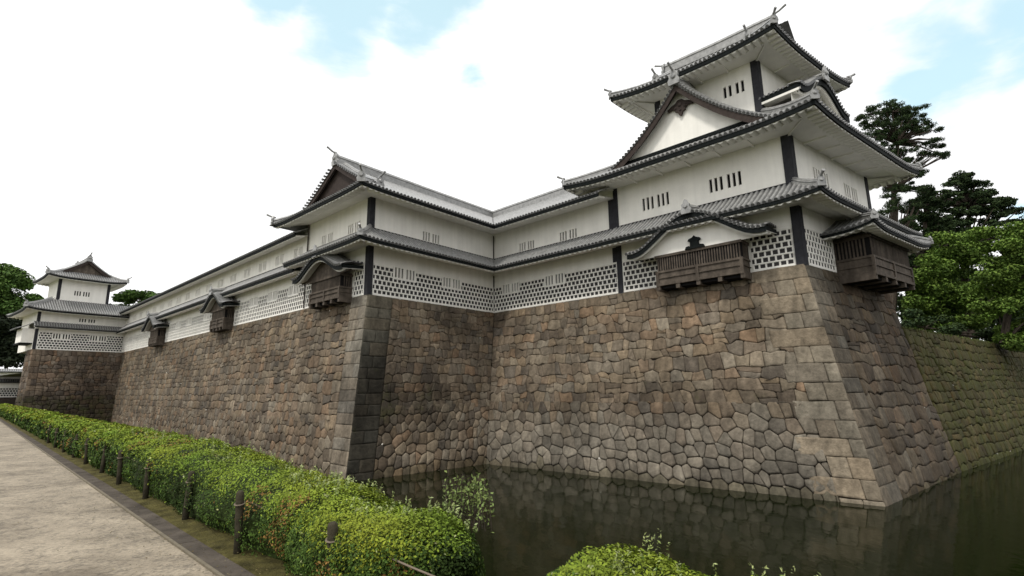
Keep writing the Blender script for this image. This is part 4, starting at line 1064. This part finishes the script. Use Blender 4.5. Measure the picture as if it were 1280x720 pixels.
# ------------------------------------------------------------------ ground, path, water
HD = V((.719, -.695, 0)).normalized(); HP = V((-HD.y, HD.x, 0))   # along the hedge (towards the camera) and across it (towards the moat)
GZ = CAMZ - 1.6
def hp(a, q, z): return HD * a + HP * q + UP * z
def ground():
    mb = MB()
    mb.quad(hp(-260, -300, GZ), hp(300, -300, GZ), hp(300, 3.1, GZ), hp(-260, 3.1, GZ))
    mb.quad(V((-900, -600, -1.6)), V((900, -600, -1.6)), V((900, 1200, -1.6)), V((-900, 1200, -1.6)))
    zc = 8.62
    pts = [C3 - S4.n * 1.2 - S3.n * 1.2 * 0 + d4 * 1.5, C3 + d4 * 11 - S4.n * .4, ME - S4.n * .2, ME + d4 * 240, V((200, 600, 0)), V((-200, 600, 0)), L5 - S5.n * 40, L5 - S5.n * 2 + S5.d, PL - S5.n * 2 - S1.n * 2, C1 - S1.n * 2 - S2.n * 2, C2 - S2.n * 2 - S3.n * 2]
    mb.add([V((p.x, p.y, zc)) for p in pts], [tuple(range(len(pts)))])
    struct('ground', mb, MT['ground'])
    mb = MB(); rb = random.Random(5)
    rows = []
    for q, z in ((3.06, GZ + .006), (3.12, GZ - .3), (3.25, 2.4), (3.45, .9), (3.7, -.4), (4.2, -1.5)):
        rows.append([hp(-200 + 230 * i / 90, q + rb.uniform(-.04, .04), z - rb.uniform(0, .06)) for i in range(91)])
    mb.grid(rows); struct('moat_bank', mb, MT['bank'])
    mb = MB(); mb.quad(hp(-220, -7.0, GZ + .004), hp(60, -7.0, GZ + .004), hp(60, 1.78, GZ + .004), hp(-220, 1.78, GZ + .004)); struct('path', mb, MT['path'])
    mb = MB(); mb.box(hp(-220, 1.765, GZ - .03), HD * 280, HP * .03, UP * .055); struct('path_edging', mb, MT['edging'])
    rk = random.Random(9); mb = MB()
    a = -110.
    while a < 12:
        l = 1.2; mb.box(hp(a, 1.80 + rk.uniform(-.004, .004), GZ - .1), HD * (l - .003), HP * .19, UP * (.116 + rk.uniform(-.003, .003))); a += l
    struct('kerb', mb, MT['kerb'])
    mb = MB(); rows = []
    for j in range(6): rows.append([hp(-110 + 122 * i / 200, 1.985 + .21 * j, GZ + .012 + (.035 * rk.random() if 0 < j else 0)) for i in range(201)])
    mb.grid(rows); struct('verge', mb, MT['soil'])
    mb = MB(); mb.quad(V((-400, -200, 0)), V((400, -200, 0)), V((400, 400, 0)), V((-400, 400, 0))); struct('moat_water', mb, MT['water'])
ground()

# ------------------------------------------------------------------ foliage
def leaf(mb, p, n, size, col, rng, asp=.5):
    t = n.orthogonal().normalized(); b = n.cross(t); a = rng.random() * 6.283
    u = (t * math.cos(a) + b * math.sin(a)); w = n.cross(u) * asp
    fold = n * (.18 * size)
    mb.add([p - u * size * .5, p + w * size * .5 + fold * .5, p + u * size * .5, p - w * size * .5 + fold * .5], [(0, 1, 2), (0, 2, 3)], col)
def rvec(rng):
    while True:
        v = V((rng.uniform(-1, 1), rng.uniform(-1, 1), rng.uniform(-1, 1)))
        if .05 < v.length < 1: return v.normalized()
from mathutils import noise as mn
def hedge_shape(a):
    """height of the hedge top and its half profile at position a"""
    return .74 - .16 * min(1, max(0, (a + 9.5) / 6.0)) + .05 * mn.noise(V((a * .9, 0, 3))) + .03 * mn.noise(V((a * 2.7, 5, 3)))
def hsec(a, t):
    """cross-section of the hedge, t from 0 (foot at the path) over the top to 1 (foot at the moat)"""
    H = hedge_shape(a); q0, q1 = 2.17 - .08 * min(1, max(0, (a + 5.0) / .7)), 3.45 - .42 * min(1, max(0, (a + 9.5) / 6.3))
    pts = [(q0 + .08, 0.02), (q0 - .02, .22), (q0, H * .70), (q0 + .10, H * .90), (q0 + .32, H), ((q0 + q1) / 2, H * 1.03), (q1 - .25, H * .98), (q1, H * .80), (q1 + .08, .2), (q1 + .05, -.3)]
    x = t * (len(pts) - 1); i = min(int(x), len(pts) - 2); f = x - i
    q = pts[i][0] + (pts[i + 1][0] - pts[i][0]) * f; z = pts[i][1] + (pts[i + 1][1] - pts[i][1]) * f
    d = .10 * mn.noise(V((a * 1.6, q * 2.2, z * 2.6))) + .06 * mn.noise(V((a * 4.5, q * 5, z * 5 + 7)))
    nq, nz = q - (q0 + q1) / 2, (z - .30) * 1.3; L = math.hypot(nq, nz) or 1
    return q + nq / L * d, z + nz / L * d, V((0, nq / L, nz / L))
HEND = -3.22
Hh = hedge_shape
def hedge(name, a0, a1, label, seed, sec, n_leaf, sprig_n):
    rng = random.Random(seed); ob = thing(name, label, 'hedge', hp((max(a0, -12) + a1) / 2, 2.8, GZ))
    hull = MB(); na = int(min(200, max(12, (a1 - a0) * 3))); rows = []
    for i in range(na + 1):
        a = a0 + .1 + (a1 - a0 - .25) * i / na; e = min(1, (a1 - a) / .5 + .02, (a - a0) / .5 + .02); row = []
        for j in range(25):
            q, z, n = sec(a, j / 24); cq = 2.84
            k = math.sqrt(max(0, 1 - (1 - e) ** 2)); row.append(hp(a, cq + (q - cq) * k * .93, GZ + z * (.55 + .45 * k) - .05))
        rows.append(row)
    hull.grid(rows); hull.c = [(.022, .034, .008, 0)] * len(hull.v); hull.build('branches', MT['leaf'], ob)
    mb = MB()
    for i in range(n_leaf):
        # nearer stretches carry more, smaller leaves
        dist = 4.6 * math.exp(rng.random() * math.log((abs(a0) + 3) / 4.6)) if a0 < -10 else rng.uniform(abs(a1), abs(a0))
        a = -dist if a0 < -10 else rng.uniform(a0, a1)
        if a0 < -10: a = max(a0, min(a1, a + 2.2 if a + 2.2 < a1 else rng.uniform(-5.5, a1)))
        t = rng.random() ** .9; q, z, n = sec(a, t); cq = 2.84
        e = min(1, (a1 - a) / .45, (a - a0) / .45); k = math.sqrt(max(0, 1 - (1 - max(0, e)) ** 2))
        q = cq + (q - cq) * k; z *= (.55 + .45 * k)
        if rng.random() < (.05 if a0 < -10 else .10):          # the rounded end face
            side = a0 if (a0 > -10 and rng.random() < .5) else a1
            rr = rng.random() ** .5; k = math.sqrt(max(0, 1 - rr * rr)); q, z, n = sec(side, t); q = cq + (q - cq) * rr; z = z * (.35 + .65 * rr) if rng.random() < .5 else z * rr * .9; a = side - (.05 + .40 * (1 - k)) * (1 if side == a1 else -1)
        p = hp(a, q, GZ + z) + rvec(rng) * .035
        n3_ = (HP * n.y + UP * n.z + HD * (1 - k) + rvec(rng) * .75 + UP * .25).normalized()
        far = max(1, abs(a) / 7.0); sz = rng.uniform(.015, .036) * far ** .85
        if a < -4.7 and z < Hh(a) * .8 and mn.noise(V((a * 3.1, q * 4, z * 5 + 23))) > .34: continue
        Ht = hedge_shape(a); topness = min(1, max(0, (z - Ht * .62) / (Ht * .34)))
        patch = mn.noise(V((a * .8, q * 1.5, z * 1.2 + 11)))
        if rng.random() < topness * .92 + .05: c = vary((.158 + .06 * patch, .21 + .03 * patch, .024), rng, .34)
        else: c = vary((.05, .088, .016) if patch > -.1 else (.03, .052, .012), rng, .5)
        if mn.noise(V((a * 1.9, q * 2.5, z * 3 + 40))) > .36 and rng.random() < .4: c = vary((.20, .115, .035), rng, .35)
        if rng.random() < .006: c = vary((.32, .34, .16), rng, .2)
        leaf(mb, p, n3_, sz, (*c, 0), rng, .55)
    for i in range(sprig_n):
        a = rng.uniform(max(a0, -16), a1 - .15) if rng.random() < .6 else rng.uniform(max(a0, -6), a1 - .1)
        if a0 > -10: a = rng.uniform(a0 + .45, a1 - .6)
        t = rng.uniform(.45, .80) if a0 < -10 else rng.uniform(.35, .72)
        q, z, n = sec(a, t); base = hp(a, q, GZ + z); hgt = rng.uniform(.04, .13) * (1.15 if a0 > -10 else 1)
        tip = base + UP * hgt + rvec(rng) * .03; c = vary((.22, .27, .09), rng, .2)
        for m in range(13):
            f = (m + 1) / 13; p = base.lerp(tip, f) + rvec(rng) * .012
            leaf(mb, p, (rvec(rng) * .8 + UP * .6).normalized(), rng.uniform(.028, .042) * (1 if a0 < -10 else .72), (*(c if f < .75 else vary((.30, .34, .15), rng, .15)), 0), rng, .4)
    mb.build('foliage', MT['leaf'], ob)
    return ob
hedge('hedge', -80., HEND, 'long clipped yellow green azalea hedge between the path and the moat', 11, hsec, 230000, 220)
def bsec(a, t):
    q, z, n = hsec(a, t); s = (q - 2.84)
    return 3.08 + s * .95, z * 1.04 - .02, n
hedge('hedge', -2.35, .3, 'rounded azalea bush with pale upright shoots at the bottom edge in front of the water', 12, bsec, 40000, 60)
# taller pale shrub tips behind the hedge end
sh = thing('shrub', 'pale leafed sprig growing out behind the near end of the hedge', 'shrub', hp(-3.35, 3.5, GZ))
rng = random.Random(21); mb = MB(); st = MB()
for i in range(26):
    b = hp(-3.85 + rng.uniform(-.35, .4), 3.32 + rng.uniform(-.08, .12), GZ + .4); tp = b + V((rng.uniform(-.08, .08), rng.uniform(-.06, .06), rng.uniform(.24, .46)))
    st.tube([b, b.lerp(tp, .5), tp], [.006, .005, .003], 5)
    for m in range(22):
        f = rng.random() ** .6; leaf(mb, b.lerp(tp, f) + rvec(rng) * .03, (rvec(rng) + UP * .6).normalized(), rng.uniform(.03, .05), (*vary((.17, .22, .07), rng, .3), 0), rng, .5)
st.build('stems', MT['bark'], sh); mb.build('foliage', MT['leaf'], sh)

# posts and rope
def fence():
    rng = random.Random(4)
    def one(i, p, lab):
        o = thing('wooden_post', lab, 'post', p, 'old round posts along the hedge'); mb = MB()
        w = V((rng.uniform(-.03, .03), rng.uniform(-.03, .03), 0)); r = .040
        mb.tube([p - UP * .1, p + UP * .2 + w * .4, p + UP * .45 + w * .8, p + UP * .56 + w, p + UP * .60 + w, p + UP * .615 + w], [r * 1.03, r, r * .98, r, r * .92, r * .55], 12)
        mb.build('shaft', MT['postwood'], o, smooth=True)
        mb = MB(); zc = p + UP * .49 + w * .85
        mb.tube([zc + V((math.cos(t) * (r + .008), math.sin(t) * (r + .008), .01 * math.sin(t))) for t in [2 * math.pi * k / 12 for k in range(13)]], .008, 5); mb.build('rope_loop', MT['rope'], o)
        return zc
    labs = ['nearest thick wooden post at the bottom of the hedge with the rope tied round it', 'tall standing grey wooden post in front of the hedge, second from the near end', 'dark wooden post in front of the hedge, third from the near end', 'wooden post in front of the hedge, fourth from the near end', 'wooden post in front of the hedge, fifth from the near end', 'wooden post in front of the hedge, sixth from the near end', 'wooden post in front of the hedge, seventh from the near end', 'small distant wooden post in front of the hedge, eighth from the near end', 'small distant wooden post in front of the hedge, ninth from the near end', 'small distant wooden post in front of the hedge, tenth from the near end', 'small distant wooden post in front of the hedge, eleventh and farthest']
    z = []
    for i in range(11):
        a = -3.95 - 2.0 * i if i else -3.98
        z.append(one(i, hp(a, 2.135 + rng.uniform(-.02, .02), GZ), labs[i]))
    o = MB()
    ends = [hp(-1.9, 2.2, GZ + .42)] + z
    ob = thing('rope', 'thin sagging rope strung from post to post in front of the hedge', 'rope', hp(-4, 2.17, GZ))
    for p, q in zip(ends[:-1], ends[1:]):
        o.tube([p.lerp(q, k / 8) - UP * (.06 * 4 * (k / 8) * (1 - k / 8)) + HP * (.10 + .22 * (k / 8) * (1 - k / 8)) for k in range(9)], .008, 5)
    o.build('strand', MT['rope'], ob)
fence()

# ------------------------------------------------------------------ trees
def tree(name, label, base, blobs, trunk, leaf_size, cols, seed, group=None, flat=0., asp=.5, gap=.0):
    """blobs: (centre, radii, leaves). trunk: list of (point, radius)"""
    rng = random.Random(seed); o = thing(name, label, 'tree', base, group)
    mb = MB(); mb.tube([p for p, r in trunk], [r for p, r in trunk], 9)
    for c, rad, n in blobs:
        # limb from the nearest trunk point below the clump
        cand = [p for p, r in trunk if p.z < c.z + .5] or [trunk[0][0]]
        s = min(cand, key=lambda p: (p - c).length); d = (c - s).length
        if d > .6 and rng.random() < .5: mb.tube([s, s.lerp(c, .5) + V((0, 0, .06 * d)), c], [max(.05, .022 * d + .04), .02 * d * .6 + .03, .03], 6)
    mb.build('trunk', MT['bark'], o)
    mb = MB()
    for c, rad, n in blobs:
        cs = rng.uniform(.75, 1.25)
        for i in range(n):
            v = rvec(rng); r = rng.random() ** .38
            p = c + V((v.x * rad[0] * r, v.y * rad[1] * r, v.z * rad[2] * r))
            if gap and mn.noise(p * (1.6 / max(leaf_size * 3, .5))) < gap - .5: continue
            u = rng.random(); col = cols[int(rng.random() * len(cols))]
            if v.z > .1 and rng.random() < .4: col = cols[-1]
            nrm = (rvec(rng) * (1 - flat) + UP * flat * 1.2 + v * .25).normalized()
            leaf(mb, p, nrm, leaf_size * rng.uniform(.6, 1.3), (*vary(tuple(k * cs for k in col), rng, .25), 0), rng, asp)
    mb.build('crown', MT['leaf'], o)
    return o
def px_blob(px, py, y, rx, rz, n, ry=None):
    c = at_y(px, py, y); k = y / FPX * 1.0 / CF.y
    return (c, (rx * k, (ry or rx) * k, rz * k), n)
GR = 8.6
DG = [(.022, .038, .016), (.03, .05, .02), (.042, .066, .024)]
# tall pine behind the turret
y = 58
tp = [at_y(1118, 500, y), at_y(1120, 330, y), at_y(1117, 240, y), at_y(1122, 180, y), at_y(1115, 140, y)]; tp[0].z = GR
rp = random.Random(31); bl = []
for cx, cy, rx, rz, m in ((1120, 135, 36, 8, 22), (1098, 150, 26, 9, 18), (1140, 150, 24, 9, 16), (1118, 160, 34, 10, 24), (1088, 170, 16, 8, 10), (1120, 182, 24, 12, 18), (1110, 200, 26, 12, 18), (1136, 208, 18, 10, 10), (1100, 220, 14, 8, 7), (1160, 160, 14, 7, 7), (1168, 178, 14, 6, 7), (1160, 196, 12, 6, 6), (1182, 194, 7, 3, 3), (1150, 215, 10, 5, 5), (1130, 232, 12, 8, 6), (1110, 238, 12, 9, 7), (1152, 236, 10, 6, 4), (1124, 256, 12, 8, 6), (1108, 268, 10, 9, 5), (1136, 276, 10, 6, 4), (1118, 292, 10, 8, 5), (1145, 255, 8, 5, 3)):
    for k in range(int(m * 1.7)):
        t = rp.uniform(0, 6.28); q_ = rp.random() ** .5 * 1.08
        bl.append(px_blob(cx + math.cos(t) * q_ * rx, cy + math.sin(t) * q_ * rz, y + rp.uniform(-2.5, 2.5), rp.uniform(3.5, 7), rp.uniform(2.0, 3.4), 75))
tree('pine_tree', 'tall dark pine with sparse flat pads of needles behind the big turret', (tp[0].x, tp[0].y, GR), bl, list(zip(tp, (.5, .38, .28, .2, .08))), .42, DG, 32, asp=.2)
# layered conifer right of the pine
y = 66; bl = []
tp = [at_y(1205, 480, y), at_y(1207, 330, y), at_y(1212, 260, y), at_y(1203, 220, y)]; tp[0].z = GR
for cy, hw, cx in ((220, 12, 1203), (229, 24, 1208), (240, 42, 1200), (251, 56, 1212), (263, 60, 1216), (276, 66, 1212), (290, 62, 1206), (305, 60, 1198), (322, 64, 1200), (342, 66, 1204)):
    m = int(hw / 1.45) + 3
    for k in range(m):
        u = rp.uniform(-1, 1); bl.append(px_blob(cx + u * hw, cy + rp.uniform(-4.5, 4.5) + abs(u) * 3, y + rp.uniform(-3, 3), rp.uniform(4, 9), rp.uniform(1.8, 3.4), 120))
tree('conifer_tree', 'dark layered conifer with spreading flat branches right of the tall pine', (tp[0].x, tp[0].y, GR), bl, list(zip(tp, (.5, .4, .25, .08))), .42, DG, 33, flat=.35, asp=.4)
# broadleaf trees on top of the mossy wall
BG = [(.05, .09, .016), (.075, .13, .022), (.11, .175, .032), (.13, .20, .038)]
def broad(name, label, px, pybase, y, spots, n, size, seed, cols=BG, flat=.45, gz=GR):
    b = at_y(px, pybase, y); b.z = gz; r_ = random.Random(seed); bl = []
    tops = min(s[1] for s in spots); tq = at_y(px + 4, tops + 12, y)
    for cx, cy, rx, rz in spots:
        m = max(3, int(rx * rz / 60))
        for k in range(m):
            bl.append(px_blob(cx + r_.uniform(-.75, .75) * rx, cy + r_.uniform(-.75, .75) * rz, y + r_.uniform(-.6, .6) * rx * y / FPX, rx * .26 + 6, rz * .24 + 3.5, int(n * 2.1)))
    return tree(name, label, b, bl, [(b, .32), (b.lerp(tq, .5) + V((.2, 0, 0)), .24), (tq, .08)], size, cols, seed, flat=flat, asp=.55)
broad('broadleaf_tree', 'bright green broadleaf tree directly behind the turret side bay', 1172, 420, 56, ((1165, 335, 30, 24), (1195, 310, 36, 22), (1150, 370, 24, 26), (1190, 360, 36, 30), (1200, 395, 40, 18), (1160, 400, 26, 16), (1145, 392, 14, 12), (1220, 405, 20, 10)), 220, .32, 41)
broad('broadleaf_tree', 'broad green tree at the right edge leaning over the mossy wall', 1262, 470, 47, ((1255, 300, 42, 20), (1290, 330, 40, 26), (1245, 345, 36, 22), (1275, 375, 40, 24), (1240, 385, 26, 16), (1285, 415, 30, 22), (1262, 420, 18, 14)), 230, .28, 42)
broad('broadleaf_tree', 'dark green tree crown filling the gap between pine and conifer', 1140, 430, 72, ((1140, 325, 34, 24), (1175, 300, 26, 18), (1130, 365, 24, 26)), 110, .5, 43, cols=DG)
broad('broadleaf_tree', 'dark green background tree beyond the right end of the mossy wall', 1320, 470, 70, ((1300, 340, 50, 40), (1330, 300, 46, 40), (1290, 400, 50, 40), (1350, 380, 50, 50)), 130, .55, 44, cols=DG)
y = 62; bl = []
tp = [at_y(1158, 480, y), at_y(1158, 340, y), at_y(1156, 270, y), at_y(1158, 236, y)]; tp[0].z = GR
for cy, hw in ((236, 8), (247, 16), (258, 24), (270, 28), (283, 32), (297, 34), (312, 36), (330, 38), (350, 38), (372, 38)):
    for k in range(int(hw / 1.6) + 3):
        u = rp.uniform(-1, 1); bl.append(px_blob(1158 + u * hw, cy + rp.uniform(-5, 5) + abs(u) * 4, y + rp.uniform(-2.5, 2.5), rp.uniform(4, 8), rp.uniform(2, 3.6), 110))
tree('conifer_tree', 'narrow dark conifer close behind the turret side bay, below the tall pine', (tp[0].x, tp[0].y, GR), bl, list(zip(tp, (.4, .3, .2, .06))), .4, DG, 36, flat=.3, asp=.4)
broad('shrub', 'low dark shrubs on the ground just right of the turret base', 1152, 430, 52, ((1138, 398, 12, 12), (1165, 405, 22, 10), (1200, 412, 24, 10), (1235, 420, 24, 10)), 150, .3, 48, cols=DG)
broad('broadleaf_tree', 'deep green tree filling the view behind the bright broadleaf trees', 1215, 440, 80, ((1200, 370, 70, 40), (1250, 400, 60, 30), (1160, 390, 40, 30)), 110, .6, 49, cols=DG)
# far left
LG = [(.045, .085, .02), (.065, .12, .028), (.085, .145, .034)]
broad('broadleaf_tree', 'round green tree on the far left beside the small turret', 8, 470, 125, ((5, 365, 34, 30), (20, 352, 18, 16), (-15, 355, 34, 26), (36, 380, 12, 14), (10, 392, 34, 18), (0, 345, 24, 14), (25, 395, 22, 14), (38, 392, 10, 10), (-5, 375, 40, 24)), 260, .75, 45, cols=LG, gz=9)
broad('broadleaf_tree', 'dark tree mass low on the far left below the round green tree', 4, 490, 118, ((10, 425, 30, 24), (-20, 420, 40, 26), (30, 412, 14, 14), (15, 442, 26, 12), (-10, 445, 40, 14), (5, 405, 34, 14)), 260, .8, 46, cols=[(.012, .018, .009), (.018, .026, .012)], gz=7)
broad('broadleaf_tree', 'small green tree crown showing above the long roof beside the far turret', 178, 420, 150, ((172, 369, 16, 9), (192, 371, 14, 7), (158, 374, 12, 8), (205, 378, 14, 7), (175, 380, 26, 8), (178, 388, 34, 9), (180, 398, 40, 10), (185, 410, 44, 10)), 260, .8, 47, cols=LG, gz=9)
# grass on top of the mossy wall
gr = MB(); rng = random.Random(51)
for i in range(9000):
    x = 11.8 + 60 * rng.random() ** 1.6; o_ = rng.uniform(-2.2, .75)
    p = C3 + d4 * x + S4.n * o_; p.z = ZM - .12 - .3 * (x - 11) / 67 + rng.uniform(-.02, .1)
    leaf(gr, p, (rvec(rng) + S4.n * .4).normalized(), rng.uniform(.12, .28), (*vary((.07, .095, .022), rng, .4), 0), rng, .3)
tag(gr.build('grass', MT['leaf']), 'rough green grass along the top of the mossy wall', 'grass', kind='stuff')

fl = MB(); rng = random.Random(61)
for i in range(2600):
    q = 2.1 - abs(rng.gauss(0, .55)); a = -3.2 - 22 * rng.random() ** 1.5
    onk = 1.80 < q < 1.99
    leaf(fl, hp(a, q, GZ + (.024 if onk else .012 if q < 1.8 else .05)), (UP + rvec(rng) * .25).normalized(), rng.uniform(.008, .026), (*vary(rng.choice(((.07, .05, .025), (.10, .075, .03), (.05, .05, .02), (.16, .13, .06))), rng, .3), 0), rng, .6)
tag(fl.build('fallen_leaves', MT['leaf']), 'small brown fallen leaves scattered along the path edge', 'leaf litter', kind='stuff')
